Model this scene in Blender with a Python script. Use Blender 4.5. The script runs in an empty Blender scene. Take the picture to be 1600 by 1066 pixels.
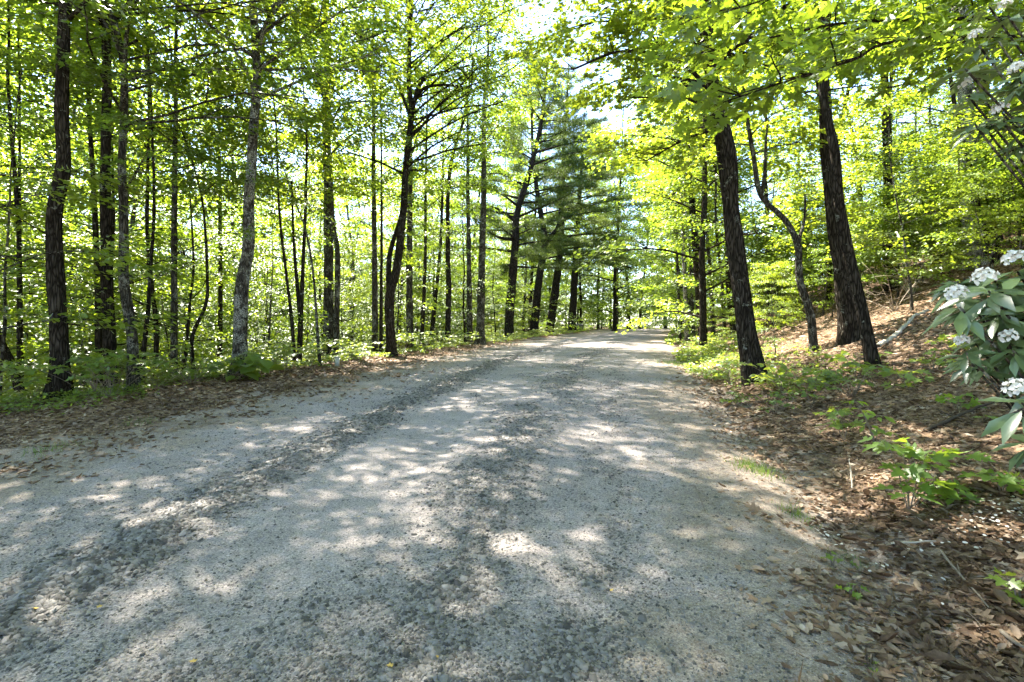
import bpy, math, random
import numpy as np

R_ = np.random.default_rng(11)
random.seed(5)
C = bpy.context.scene.collection
sc = bpy.context.scene
PI = math.pi

# ------------------------------------------------------------------ camera model
F, CX, HOR, CAMH = 800.0, 800.0, 500.0, 1.5      # pixels of the 1600 wide frame


# ------------------------------------------------------------------ noise
_lat = np.random.default_rng(3).random((256, 256))


def vnoise(x, y):
    x = np.asarray(x, float); y = np.asarray(y, float)
    xi = np.floor(x).astype(int); yi = np.floor(y).astype(int)
    fx = x - xi; fy = y - yi
    fx = fx * fx * (3 - 2 * fx); fy = fy * fy * (3 - 2 * fy)
    a = _lat[xi & 255, yi & 255]; b = _lat[(xi + 1) & 255, yi & 255]
    c = _lat[xi & 255, (yi + 1) & 255]; d = _lat[(xi + 1) & 255, (yi + 1) & 255]
    return (a * (1 - fx) + b * fx) * (1 - fy) + (c * (1 - fx) + d * fx) * fy


def fbm(x, y, o=4):
    s = 0; a = .5; t = 0
    for i in range(o):
        s = s + a * vnoise(x * 2 ** i + 17.3 * i, y * 2 ** i + 5.1 * i); t += a; a *= .5
    return s / t


# ------------------------------------------------------------------ terrain
def smooth_table(ys, xs, w=1.6):
    fy = np.arange(-60, 330, .1)
    fx = np.interp(fy, ys, xs)
    # linear extrapolation
    lo = fy < ys[0]; fx[lo] = xs[0] + (fy[lo] - ys[0]) * (xs[1] - xs[0]) / (ys[1] - ys[0])
    hi = fy > ys[-1]; fx[hi] = xs[-1] + (fy[hi] - ys[-1]) * (xs[-1] - xs[-2]) / (ys[-1] - ys[-2])
    k = np.exp(-.5 * (np.arange(-60, 61) * .1 / w) ** 2); k /= k.sum()
    p = np.concatenate([np.full(60, fx[0]), fx, np.full(60, fx[-1])])
    p[:60] = fx[0] + (np.arange(-60, 0)) * (fx[1] - fx[0]); p[-60:] = fx[-1] + (np.arange(1, 61)) * (fx[-1] - fx[-2])
    fx = np.convolve(p, k, 'valid')
    return lambda y: np.interp(y, fy, fx)


Rf = smooth_table([-15, 0, 2.12, 3.43, 6, 12, 20, 40, 70, 80, 85, 95, 105, 112], [-3, 1.0, 1.55, 2.0, 2.72, 4.2, 6.25, 11.75, 21.6, 25, 27.5, 36, 52, 80])
Lf = smooth_table([-15, 0, 2.6, 6, 12, 20, 40, 70, 80, 90, 100, 108, 115], [-5, -2.75, -2.6, -2.4, -1.65, -.25, 5.25, 16.2, 19.5, 25, 32, 45, 70])
Bf = smooth_table([-15, 0, 4.6, 8.6, 12, 20, 40, 70, 80, 90, 102, 112, 119], [-8, -5.6, -4.6, -3.75, -3.1, -2.3, 3.0, 12, 14.5, 19, 28, 42, 68])


def cosf(f, y):
    s = (f(y + .5) - f(y - .5))
    return 1 / np.sqrt(1 + s * s)


def rdist(x, y): return (x - Rf(y)) * cosf(Rf, y)
def ldist(x, y): return (Bf(y) - x) * cosf(Bf, y)
def lshift(y): return np.interp(y, [0, 15, 30, 60], [4.6, 4.3, 3.0, 2.3])


def height(x, y):
    x = np.asarray(x, float); y = np.asarray(y, float)
    r = rdist(x, y); l = ldist(x, y)
    Lx, Rx = Lf(y), Rf(y)
    u = np.clip((x - (Lx + Rx) / 2) / ((Rx - Lx) / 2), -1.3, 1.3)
    h = .05 * (1 - np.minimum(u * u, 1.4))
    h += .045 * np.exp(-((u + .98) / .07) ** 2) + .018 * np.exp(-((u - .02) / .13) ** 2) - .015 * np.exp(-((u - .42) / .14) ** 2) - .015 * np.exp(-((u + .45) / .16) ** 2)
    hr = np.interp(r, [-.2, .0, .35, .8, 2, 4, 8, 14, 25, 40, 80, 200], [0, -.02, -.07, .0, .3, .93, 2.5, 4.9, 8.6, 12.5, 19, 25])
    e = l - lshift(y)
    hl = np.interp(e, [-1.4, -.6, 0, 1.5, 4.5, 11, 25, 45, 80, 200], [0, .07, .03, -.1, -1.1, -4.0, -9.0, -11, -6, 10])
    h = h + hr + hl
    off = np.clip(np.maximum(r - .5, e), 0, 12) / 12
    h += (fbm(x * .22, y * .22, 3) - .5) * (1.3 * off)
    off2 = np.clip(np.maximum(r - .2, l) / .8, 0, 1)
    h += (fbm(x * 1.1 + 9, y * 1.1, 3) - .5) * (.03 + .13 * off2)
    h += (fbm(x * 5 + 3, y * 5, 2) - .5) * (.012 + .04 * off2)
    h -= np.clip(y - 86, 0, 200) * .02
    return h


H00 = float(height(0., 0.))
CAMZ = H00 + CAMH


def px_dir(px, py): return (px - CX) / F, (HOR - py) / F


def w(px, py, Y):
    a, b = px_dir(px, py)
    return np.array([a * Y, Y, CAMZ + b * Y])


def ground_px(px, py, y0=1.6, y1=140):
    a, b = px_dir(px, py)
    ys = np.concatenate([np.arange(y0, 20, .02), np.arange(20, y1, .1)])
    d = CAMZ + b * ys - height(a * ys, ys)
    k = np.argmax(d < 0)
    if d[k] >= 0: k = len(ys) - 1
    Y = ys[k]
    return np.array([a * Y, Y, float(height(a * Y, Y))])


# ------------------------------------------------------------------ mesh helpers
class Geo:
    def __init__(s): s.v = []; s.t = []; s.q = []; s.n = 0

    def add(s, v, tris=None, quads=None):
        v = np.asarray(v, float).reshape(-1, 3)
        if tris is not None and len(tris): s.t.append(np.asarray(tris, np.int64).reshape(-1, 3) + s.n)
        if quads is not None and len(quads): s.q.append(np.asarray(quads, np.int64).reshape(-1, 4) + s.n)
        s.v.append(v); s.n += len(v)

    def mesh(s, name, mat, smooth=False):
        me = bpy.data.meshes.new(name)
        v = np.concatenate(s.v) if s.v else np.zeros((0, 3))
        t = np.concatenate(s.t) if s.t else np.zeros((0, 3), np.int64)
        q = np.concatenate(s.q) if s.q else np.zeros((0, 4), np.int64)
        me.vertices.add(len(v)); me.vertices.foreach_set('co', v.astype(np.float32).ravel())
        me.loops.add(len(t) * 3 + len(q) * 4)
        me.loops.foreach_set('vertex_index', np.concatenate([t.ravel(), q.ravel()]).astype(np.int32))
        me.polygons.add(len(t) + len(q))
        ls = np.concatenate([np.arange(len(t)) * 3, len(t) * 3 + np.arange(len(q)) * 4])
        me.polygons.foreach_set('loop_start', ls.astype(np.int32))
        if smooth: me.polygons.foreach_set('use_smooth', np.ones(len(t) + len(q), bool))
        me.update(calc_edges=True)
        me.materials.append(mat)
        return me


def obj(name, geo, mat, parent=None, smooth=False):
    me = geo if isinstance(geo, bpy.types.Mesh) else geo.mesh(name, mat, smooth)
    o = bpy.data.objects.new(name, me); C.objects.link(o)
    if parent is not None: o.parent = parent
    return o


def thing(name, label, cat, loc=(0, 0, 0), rotz=0, scale=1, group=None):
    o = bpy.data.objects.new(name, None); C.objects.link(o)
    o.empty_display_size = .2
    o.location = [float(c) for c in loc]; o.rotation_euler = (0, 0, rotz)
    o.scale = (scale,) * 3 if np.isscalar(scale) else scale
    o['label'] = label; o['category'] = cat
    if group: o['group'] = group
    return o


def tag(o, label=None, cat=None, group=None, kind=None):
    if label: o['label'] = label
    if cat: o['category'] = cat
    if group: o['group'] = group
    if kind: o['kind'] = kind
    return o


def dup(root, loc, rotz, scale=1, label=None, group=None):
    r = root.copy(); C.objects.link(r)
    r.location = [float(c) for c in loc]; r.rotation_euler = (0, 0, rotz)
    r.scale = (scale,) * 3 if np.isscalar(scale) else scale
    if label: r['label'] = label
    if group: r['group'] = group
    for ch in root.children:
        c = ch.copy(); C.objects.link(c); c.parent = r
        for g in ch.children:
            d = g.copy(); C.objects.link(d); d.parent = c
    return r


def nrm(a): return a / np.maximum(np.linalg.norm(a, axis=-1, keepdims=True), 1e-9)


def resample(pts, rad, step):
    pts = np.asarray(pts, float); rad = np.asarray(rad, float)
    if len(pts) < 3: pass
    P = np.vstack([2 * pts[0] - pts[1], pts, 2 * pts[-1] - pts[-2]])
    op = []; orr = []
    for i in range(len(pts) - 1):
        p0, p1, p2, p3 = P[i], P[i + 1], P[i + 2], P[i + 3]
        n = max(1, int(np.linalg.norm(p2 - p1) / step))
        t = (np.arange(n) / n)[:, None]
        op.append(.5 * ((2 * p1) + (-p0 + p2) * t + (2 * p0 - 5 * p1 + 4 * p2 - p3) * t ** 2 + (-p0 + 3 * p1 - 3 * p2 + p3) * t ** 3))
        orr.append(rad[i] + (rad[i + 1] - rad[i]) * t[:, 0])
    op.append(pts[-1:]); orr.append(rad[-1:])
    return np.concatenate(op), np.concatenate(orr)


def tube(g, pts, rad, sides=8, lump=0.0, rs=None, flare=None):
    pts = np.asarray(pts, float); n = len(pts)
    tan = nrm(np.gradient(pts, axis=0))
    ref = np.array([1., 0, 0]) if abs(tan[0][0]) < .8 else np.array([0, 1., 0])
    a = nrm(np.cross(tan, ref)); b = np.cross(tan, a)
    ang = np.arange(sides) / sides * 2 * PI
    rr = np.repeat(np.asarray(rad, float)[:, None], sides, 1)
    if lump and rs is not None:
        s = np.concatenate([[0], np.cumsum(np.linalg.norm(np.diff(pts, axis=0), axis=1))])
        o = rs.random(2) * 90
        k = vnoise(np.cos(ang)[None] * 1.1 + s[:, None] * 1.3 + o[0], np.sin(ang)[None] * 1.1 + s[:, None] * .9 + o[1])
        rr = rr * (1 + lump * 2 * (k - .5))
    if flare is not None:
        fr = flare[:, None] * (.55 + .45 * np.cos(ang * 5 + 1.3)[None] + .35 * np.cos(ang * 3)[None])
        rr = rr * (1 + np.maximum(fr, 0))
    V = pts[:, None] + rr[..., None] * (np.cos(ang)[None, :, None] * a[:, None] + np.sin(ang)[None, :, None] * b[:, None])
    i = np.arange(n - 1)[:, None] * sides; j = np.arange(sides)[None]; j2 = (j + 1) % sides
    q = np.stack([i + j, i + j2, i + sides + j2, i + sides + j], -1).reshape(-1, 4)
    V = V.reshape(-1, 3)
    tip = np.array([[(n - 1) * sides + k, (n - 1) * sides + (k + 1) % sides, n * sides] for k in range(sides)])
    g.add(np.vstack([V, pts[-1:] + tan[-1:] * rad[-1]]), tip, q)


# ---- leaf shapes: vertices (along, across, lift) + triangles
def sym(half, lift=.0):
    """half outline from base to tip on one side -> fan around a centre"""
    up = [(t, s) for t, s in half]; dn = [(t, -s) for t, s in half[::-1] if abs(s) > 1e-6]
    b = up + dn
    v = [(.38, 0, 0)] + [(t, s, abs(s) * lift - .1 * max(0, t - .5)) for t, s in b]
    n = len(b)
    return np.array(v, float), np.array([(0, 1 + k, 1 + (k + 1) % n) for k in range(n)])


DIAMOND = (np.array([(0, 0, 0), (.45, .36, .09), (1, 0, -.06), (.45, -.36, .09)], float), np.array([(0, 2, 1), (0, 3, 2)]))
LOBED = sym([(0, 0), (.06, .4), (.33, .24), (.6, .5), (.62, .2), (1, 0)], .22)
MAPLE = sym([(0, 0), (-.06, .22), (.08, .46), (.16, .34), (.26, .2), (.36, .42), (.5, .62), (.52, .48), (.66, .5), (.58, .3), (.6, .16), (.74, .2), (.84, .14), (1.05, 0)], .18)
OVATE = (np.array([(0, 0, 0), (.25, .13, .02), (.6, .19, .02), (1, 0, -.12), (.6, -.19, .02), (.25, -.13, .02), (.25, 0, .0), (.6, 0, -.02)], float),
         np.array([(0, 6, 1), (6, 7, 2), (6, 2, 1), (7, 3, 2), (0, 5, 6), (6, 4, 7), (6, 5, 4), (7, 4, 3)]))
BROAD = sym([(0, 0), (.08, .2), (.3, .34), (.6, .33), (.85, .16), (1, 0)], .2)
NEEDLE = (np.array([(0, .5, 0), (0, -.5, 0), (1, 0, 0)], float), np.array([(0, 1, 2)]))
CURL = (np.array([(0, 0, .1), (.3, .26, .22), (.3, 0, 0), (.3, -.26, .14), (.7, .22, .2), (.7, 0, .05), (.7, -.22, .26), (1, 0, .2)], float),
        np.array([(0, 2, 1), (0, 3, 2), (2, 5, 4), (2, 4, 1), (2, 3, 6), (2, 6, 5), (5, 7, 4), (5, 6, 7)]))


def leaves(g, p, d, n, size, shape, width=1.0):
    """p positions, d along-directions, n normals, size lengths"""
    v, t = shape
    d = nrm(d); s = nrm(np.cross(n, d)); n = np.cross(d, s)
    sz = np.broadcast_to(np.asarray(size, float), (len(p),))[:, None, None]
    V = p[:, None] + sz * (v[None, :, 0:1] * d[:, None] + width * v[None, :, 1:2] * s[:, None] + v[None, :, 2:3] * n[:, None])
    T = t[None] + (np.arange(len(p)) * len(v))[:, None, None]
    g.add(V.reshape(-1, 3), T.reshape(-1, 3))


def spray(g, ctr, dirs, rad, per, size, shape, rs, tilt=.42, flat=.1, droop=.28):
    """flat fans of leaves round the end of a twig: ctr (M,3), dirs (M,3)"""
    M = len(ctr)
    if M == 0: return
    rad = np.broadcast_to(np.asarray(rad, float), (M,))
    d = dirs.copy(); d[:, 2] *= .35; d = nrm(d)
    lat = nrm(np.cross(np.array([0, 0, 1.]), d))
    u = rs.random((M, per)) ** .8 * 1.5 - .5
    vv = (rs.random((M, per)) * 2 - 1) * (.75 - .32 * np.abs(u - .1))
    ww = rs.normal(0, flat, (M, per))
    r = rad[:, None]
    P = ctr[:, None] + (u * r)[..., None] * d[:, None] + (vv * r)[..., None] * lat[:, None]
    P[..., 2] += ww * r - droop * r * (np.maximum(u, 0) ** 2 + .5 * vv ** 2)
    LD = d[:, None] * (.5 + rs.random((M, per, 1))) + lat[:, None] * (np.sign(vv)[..., None] * rs.random((M, per, 1)) * 1.3)
    LD[..., 2] -= .15 + .45 * rs.random((M, per))
    N = rs.normal(0, tilt, (M, per, 3)); N[..., 2] += 1
    leaves(g, P.reshape(-1, 3), LD.reshape(-1, 3), nrm(N).reshape(-1, 3), size * (.65 + .6 * rs.random(M * per)), shape)


def limb_path(s, az, el, L, rs, n=6, sag=.9):
    p = [np.array(s, float)]; a, e = az, el
    for k in range(n):
        a += rs.normal(0, .13); e -= sag * rs.uniform(.04, .22) * (1 if k > 1 else -.2)
        p.append(p[-1] + L / n * np.array([math.cos(a) * math.cos(e), math.sin(a) * math.cos(e), math.sin(e)]))
    return np.array(p)


def crown(gt, gc, path, rad, c0, spread, nlimb, rs, per=44, size=.11, shape=DIAMOND, sprad=.62, el0=.35, el1=1.0, top=.9, az_bias=None, nsub=3, lowscale=.7, sides=5, tilt=.42, nscale=1.0):
    """limbs with side branches and leaf sprays along a trunk path (base at its first point)"""
    z = path[:, 2] - path[0, 2]; Ht = z[-1]; nlimb = int(nlimb * nscale)
    ctr = []; dirs = []; rr = []
    for k in range(nlimb):
        t = (k + rs.random()) / nlimb
        h = c0 + (Ht * .985 - c0) * t
        i = min(np.searchsorted(z, h), len(path) - 1)
        s = path[i]; az = k * 2.399 + rs.normal(0, .5)
        if az_bias is not None and rs.random() < .55: az = az_bias + rs.normal(0, .7)
        prof = (lowscale + (1 - lowscale) * math.sin(PI * min(1, t * 1.3 + .1))) if t < .6 else 1 - (t - .6) * 1.6 * .8
        L = spread * max(.25, prof) * rs.uniform(.7, 1.15)
        el = el0 + (el1 - el0) * t + rs.normal(0, .15)
        lp = limb_path(s, az, el, L, rs)
        r0 = max(.008, min(rad[i] * .45, .012 * L + .006))
        tube(gt, lp, np.linspace(r0, .004, len(lp)), sides)
        d = lp[-1] - lp[-2]
        ctr.append(lp[-1]); dirs.append(d); rr.append(sprad)
        ctr.append(lp[-2]); dirs.append(d); rr.append(sprad * .8)
        for q in range(nsub):
            f = .35 + .5 * (q + rs.random()) / nsub; j = int(f * 6)
            sd = (1 if q % 2 else -1) * rs.uniform(.5, 1.1)
            dd = lp[min(j + 1, 6)] - lp[j]; a2 = math.atan2(dd[1], dd[0]) + sd
            sp = limb_path(lp[j], a2, rs.uniform(-.05, .45), L * rs.uniform(.3, .5), rs, 3, .6)
            tube(gt, sp, np.linspace(r0 * .5, .003, 4), 4)
            ctr += [sp[-1], sp[2]]; dirs += [sp[-1] - sp[-2]] * 2; rr += [sprad, sprad * .85]
    # leader
    for q in range(5):
        ctr.append(path[-1] + rs.normal(0, .3, 3)); dirs.append(nrm(np.append(rs.normal(0, 1, 2), .3))); rr.append(sprad)
    spray(gc, np.array(ctr), nrm(np.array(dirs)), np.array(rr) * rs.uniform(.8, 1.25, len(rr)), per, size, shape, rs, tilt)


# ------------------------------------------------------------------ materials
def mat(name):
    m = bpy.data.materials.new(name); m.use_nodes = True
    m.node_tree.nodes.clear()
    return m, m.node_tree


class NT:
    def __init__(s, nt): s.nt = nt

    def n(s, typ, props=None, **inp):
        nd = s.nt.nodes.new(typ)
        for k, v in (props or {}).items(): setattr(nd, k, v)
        for k, v in inp.items():
            key = int(k[1:]) if k[0] == '_' and k[1:].isdigit() else k.replace('_', ' ')
            sock = nd.inputs[key]
            if isinstance(v, bpy.types.NodeSocket): s.nt.links.new(v, sock)
            else: sock.default_value = v
        return nd

    def mixc(s, f, a, b, blend='MIX'):
        nd = s.nt.nodes.new('ShaderNodeMix'); nd.data_type = 'RGBA'; nd.blend_type = blend
        for k, v in ((0, f), (6, a), (7, b)):
            if isinstance(v, bpy.types.NodeSocket): s.nt.links.new(v, nd.inputs[k])
            else: nd.inputs[k].default_value = (*v, 1) if isinstance(v, tuple) and len(v) == 3 else v
        return nd.outputs[2]

    def math(s, op, a, b=0.0, clamp=False):
        nd = s.nt.nodes.new('ShaderNodeMath'); nd.operation = op; nd.use_clamp = clamp
        for k, v in ((0, a), (1, b)):
            if isinstance(v, bpy.types.NodeSocket): s.nt.links.new(v, nd.inputs[k])
            else: nd.inputs[k].default_value = v
        return nd.outputs[0]

    def ramp(s, f, stops):
        nd = s.nt.nodes.new('ShaderNodeValToRGB'); e = nd.color_ramp.elements
        while len(e) < len(stops): e.new(.5)
        for k, (p, c) in enumerate(stops): e[k].position = p; e[k].color = (*c, 1)
        s.nt.links.new(f, nd.inputs[0]); return nd.outputs[0]

    def noise(s, vec, scale, detail=3, rough=.55):
        return s.n('ShaderNodeTexNoise', Vector=vec, Scale=scale, Detail=detail, Roughness=rough).outputs[0]

    def out(s, sh): s.nt.links.new(sh, s.n('ShaderNodeOutputMaterial').inputs[0])


def leaf_mat(name, refl, trans, tw=.5, gloss_rough=.35, var=.5, ior=1.42, yellow=.35):
    m, nt = mat(name); N = NT(nt)
    isl = N.n('ShaderNodeNewGeometry').outputs['Random Per Island']
    oi = N.n('ShaderNodeObjectInfo').outputs['Random']
    v = N.math('ADD', N.math('MULTIPLY', isl, var), N.math('MULTIPLY', oi, var * .6))
    v = N.math('ADD', v, 1 - var * .8)
    def scaled(c, c2):
        base = N.mixc(N.math('MULTIPLY', oi, yellow), c, c2)
        return N.n('ShaderNodeVectorMath', {'operation': 'SCALE'}, _0=base, Scale=v).outputs[0]
    warm = lambda c: (c[0] * 1.45, c[1] * 1.05, c[2] * .7)
    df = N.n('ShaderNodeBsdfDiffuse', Color=scaled(refl, warm(refl)))
    tr = N.n('ShaderNodeBsdfTranslucent', Color=scaled(trans, warm(trans)))
    mx = N.n('ShaderNodeMixShader', _0=tw, _1=df.outputs[0], _2=tr.outputs[0])
    lw = N.n('ShaderNodeLayerWeight', Blend=.5).outputs['Facing']
    f0 = ((ior - 1) / (ior + 1)) ** 2
    fr = N.math('ADD', N.math('MULTIPLY', N.math('POWER', lw, 5.0), .28), f0)
    gl = N.n('ShaderNodeBsdfGlossy', Color=(1, 1, 1, 1), Roughness=gloss_rough)
    m2 = N.n('ShaderNodeMixShader', _0=fr, _1=mx.outputs[0], _2=gl.outputs[0])
    N.out(m2.outputs[0]); return m


def bark_mat(name, dark, light, lichen=(.3, .31, .26), lich=.62, zs=.16, sc_=14):
    m, nt = mat(name); N = NT(nt)
    co = N.n('ShaderNodeTexCoord').outputs['Object']
    st = N.n('ShaderNodeMapping', Vector=co, Scale=(1, 1, zs)).outputs[0]
    a = N.noise(st, sc_, 5, .65)
    vo = N.n('ShaderNodeTexVoronoi', {'feature': 'DISTANCE_TO_EDGE'}, Vector=N.n('ShaderNodeVectorMath', {'operation': 'ADD'}, _0=st, _1=N.n('ShaderNodeVectorMath', {'operation': 'SCALE'}, _0=N.n('ShaderNodeTexNoise', Vector=st, Scale=9.).outputs[1], Scale=.12).outputs[0]).outputs[0], Scale=sc_ * 1.6)
    cr = N.math('MULTIPLY', vo.outputs[0], 3.0, True)
    col = N.ramp(a, [(.3, dark), (.7, light)])
    col = N.mixc(cr, tuple(c * .35 for c in dark), col)
    l1 = N.noise(co, 3.2, 5, .7)
    lf = N.ramp(l1, [(lich - .02, (0, 0, 0)), (lich + .05, (1, 1, 1))])
    l2 = N.noise(co, 34, 2)
    lf = N.math('MULTIPLY', lf, N.math('MULTIPLY', N.math('SUBTRACT', l2, .42), 6, True), True)
    col = N.mixc(N.math('MULTIPLY', lf, .8), col, lichen)
    hgt = N.math('ADD', N.math('MULTIPLY', cr, .6), N.math('MULTIPLY', a, .8))
    bp = N.n('ShaderNodeBump', Strength=.9, Distance=.03, Height=hgt)
    b = N.n('ShaderNodeBsdfDiffuse', Color=col, Roughness=.6, Normal=bp.outputs[0])
    N.out(b.outputs[0]); return m


def simple_mat(name, c1, c2, scale=20, rough=.8, bump=.3, isl=0.0, trans=0.0):
    m, nt = mat(name); N = NT(nt)
    co = N.n('ShaderNodeTexCoord').outputs['Object']
    a = N.noise(co, scale, 4)
    if isl:
        r = N.n('ShaderNodeNewGeometry').outputs['Random Per Island']
        a = N.math('ADD', N.math('MULTIPLY', a, 1 - isl), N.math('MULTIPLY', r, isl))
    col = N.ramp(a, [(.15, c1), (.85, c2)])
    bp = N.n('ShaderNodeBump', Strength=bump, Distance=.01, Height=N.noise(co, scale * 3, 3))
    p = N.n('ShaderNodeBsdfPrincipled', Base_Color=col, Roughness=rough, Normal=bp.outputs[0])
    p.inputs['Specular IOR Level'].default_value = .25
    sh = p.outputs[0]
    if trans:
        t = N.n('ShaderNodeBsdfTranslucent', Color=col)
        sh = N.n('ShaderNodeMixShader', _0=trans, _1=sh, _2=t.outputs[0]).outputs[0]
    N.out(sh); return m


M = {}
M['leaf'] = leaf_mat('maple leaves', (.095, .165, .02), (.24, .35, .02), .52, .4, .6, 1.42, .55)
M['leaf_far'] = leaf_mat('woodland leaves', (.095, .165, .02), (.265, .385, .022), .52, .4, .45)
M['leaf_hill'] = leaf_mat('hill leaves', (.085, .15, .02), (.24, .35, .02), .48, .4, .5)
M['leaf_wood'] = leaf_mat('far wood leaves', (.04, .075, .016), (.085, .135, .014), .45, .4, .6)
M['herb'] = leaf_mat('herb leaves', (.11, .185, .035), (.36, .46, .045), .45, .4, .5)
M['seedling'] = leaf_mat('seedling leaves', (.11, .2, .028), (.4, .55, .04), .42, .4, .3)
M['rhodo'] = leaf_mat('rhododendron leaves', (.1, .15, .06), (.14, .2, .05), .25, .3, .45, 1.6, .15)
M['pine'] = leaf_mat('pine needles', (.08, .12, .026), (.12, .17, .025), .3, .6, .5, 1.15, .2)
M['petal'] = leaf_mat('petals', (.74, .72, .68), (.6, .57, .53), .3, .6, .3, 1.2, .0)
M['grass'] = leaf_mat('grass', (.08, .16, .025), (.25, .38, .04), .4, .4, .5)
M['bark_dark'] = bark_mat('dark bark', (.03, .024, .018), (.095, .08, .065))
M['bark_grey'] = bark_mat('grey bark', (.05, .043, .034), (.16, .145, .12), (.33, .33, .28), .54)
M['bark_lichen'] = bark_mat('lichen bark', (.06, .05, .04), (.2, .18, .15), (.42, .42, .36), .48, .3, 10)
M['bark_pale'] = bark_mat('pale bark', (.1, .09, .075), (.33, .31, .27), (.6, .58, .54), .46, .3, 9)
M['bark_pine'] = bark_mat('pine bark', (.03, .025, .022), (.1, .085, .075), (.2, .2, .17), .66)
M['litter'] = None


def litter_mat():
    m, nt = mat('dead leaves'); N = NT(nt)
    r = N.n('ShaderNodeNewGeometry').outputs['Random Per Island']
    col = N.ramp(r, [(0, (.06, .038, .024)), (.2, (.15, .095, .058)), (.45, (.24, .165, .108)), (.72, (.35, .265, .185)), (.92, (.5, .4, .3)), (1, (.6, .53, .44))])
    co = N.n('ShaderNodeTexCoord').outputs['Object']
    col = N.mixc(.35, col, N.ramp(N.noise(co, 60, 3), [(.3, (.05, .03, .02)), (.7, (.34, .22, .13))]))
    d = N.n('ShaderNodeBsdfPrincipled', Base_Color=col, Roughness=.65); d.inputs['Specular IOR Level'].default_value = .25
    t = N.n('ShaderNodeBsdfTranslucent', Color=col)
    col2 = N.mixc(1.0, col, N.ramp(N.noise(co, .9, 4, .6), [(.35, (.42, .38, .36)), (.6, (1.1, 1.08, 1.05))]), 'MULTIPLY')
    nt.links.new(col2, d.inputs['Base Color'])
    N.out(N.n('ShaderNodeMixShader', _0=.15, _1=d.outputs[0], _2=t.outputs[0]).outputs[0]); return m


M['litter'] = litter_mat()
M['stone'] = simple_mat('crushed stone', (.06, .055, .05), (.25, .229, .208), 40, .85, .4, .8)
M['twig'] = simple_mat('twig wood', (.09, .065, .045), (.3, .25, .19), 30, .8, .4)
M['dark_wood'] = simple_mat('dark wet wood', (.03, .022, .016), (.1, .075, .055), 30, .8, .5)
M['pale_wood'] = simple_mat('bleached wood', (.3, .26, .2), (.55, .5, .42), 30, .8, .3)
M['yellow'] = simple_mat('yellow fallen leaf', (.4, .26, .05), (.55, .4, .12), 30, .6, .1, 0, .2)
M['boulder'] = simple_mat('grey stone', (.05, .05, .05), (.16, .16, .155), 6, .9, .6)
M['post'] = simple_mat('weathered post', (.35, .37, .32), (.55, .56, .5), 12, .7, .2)


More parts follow.
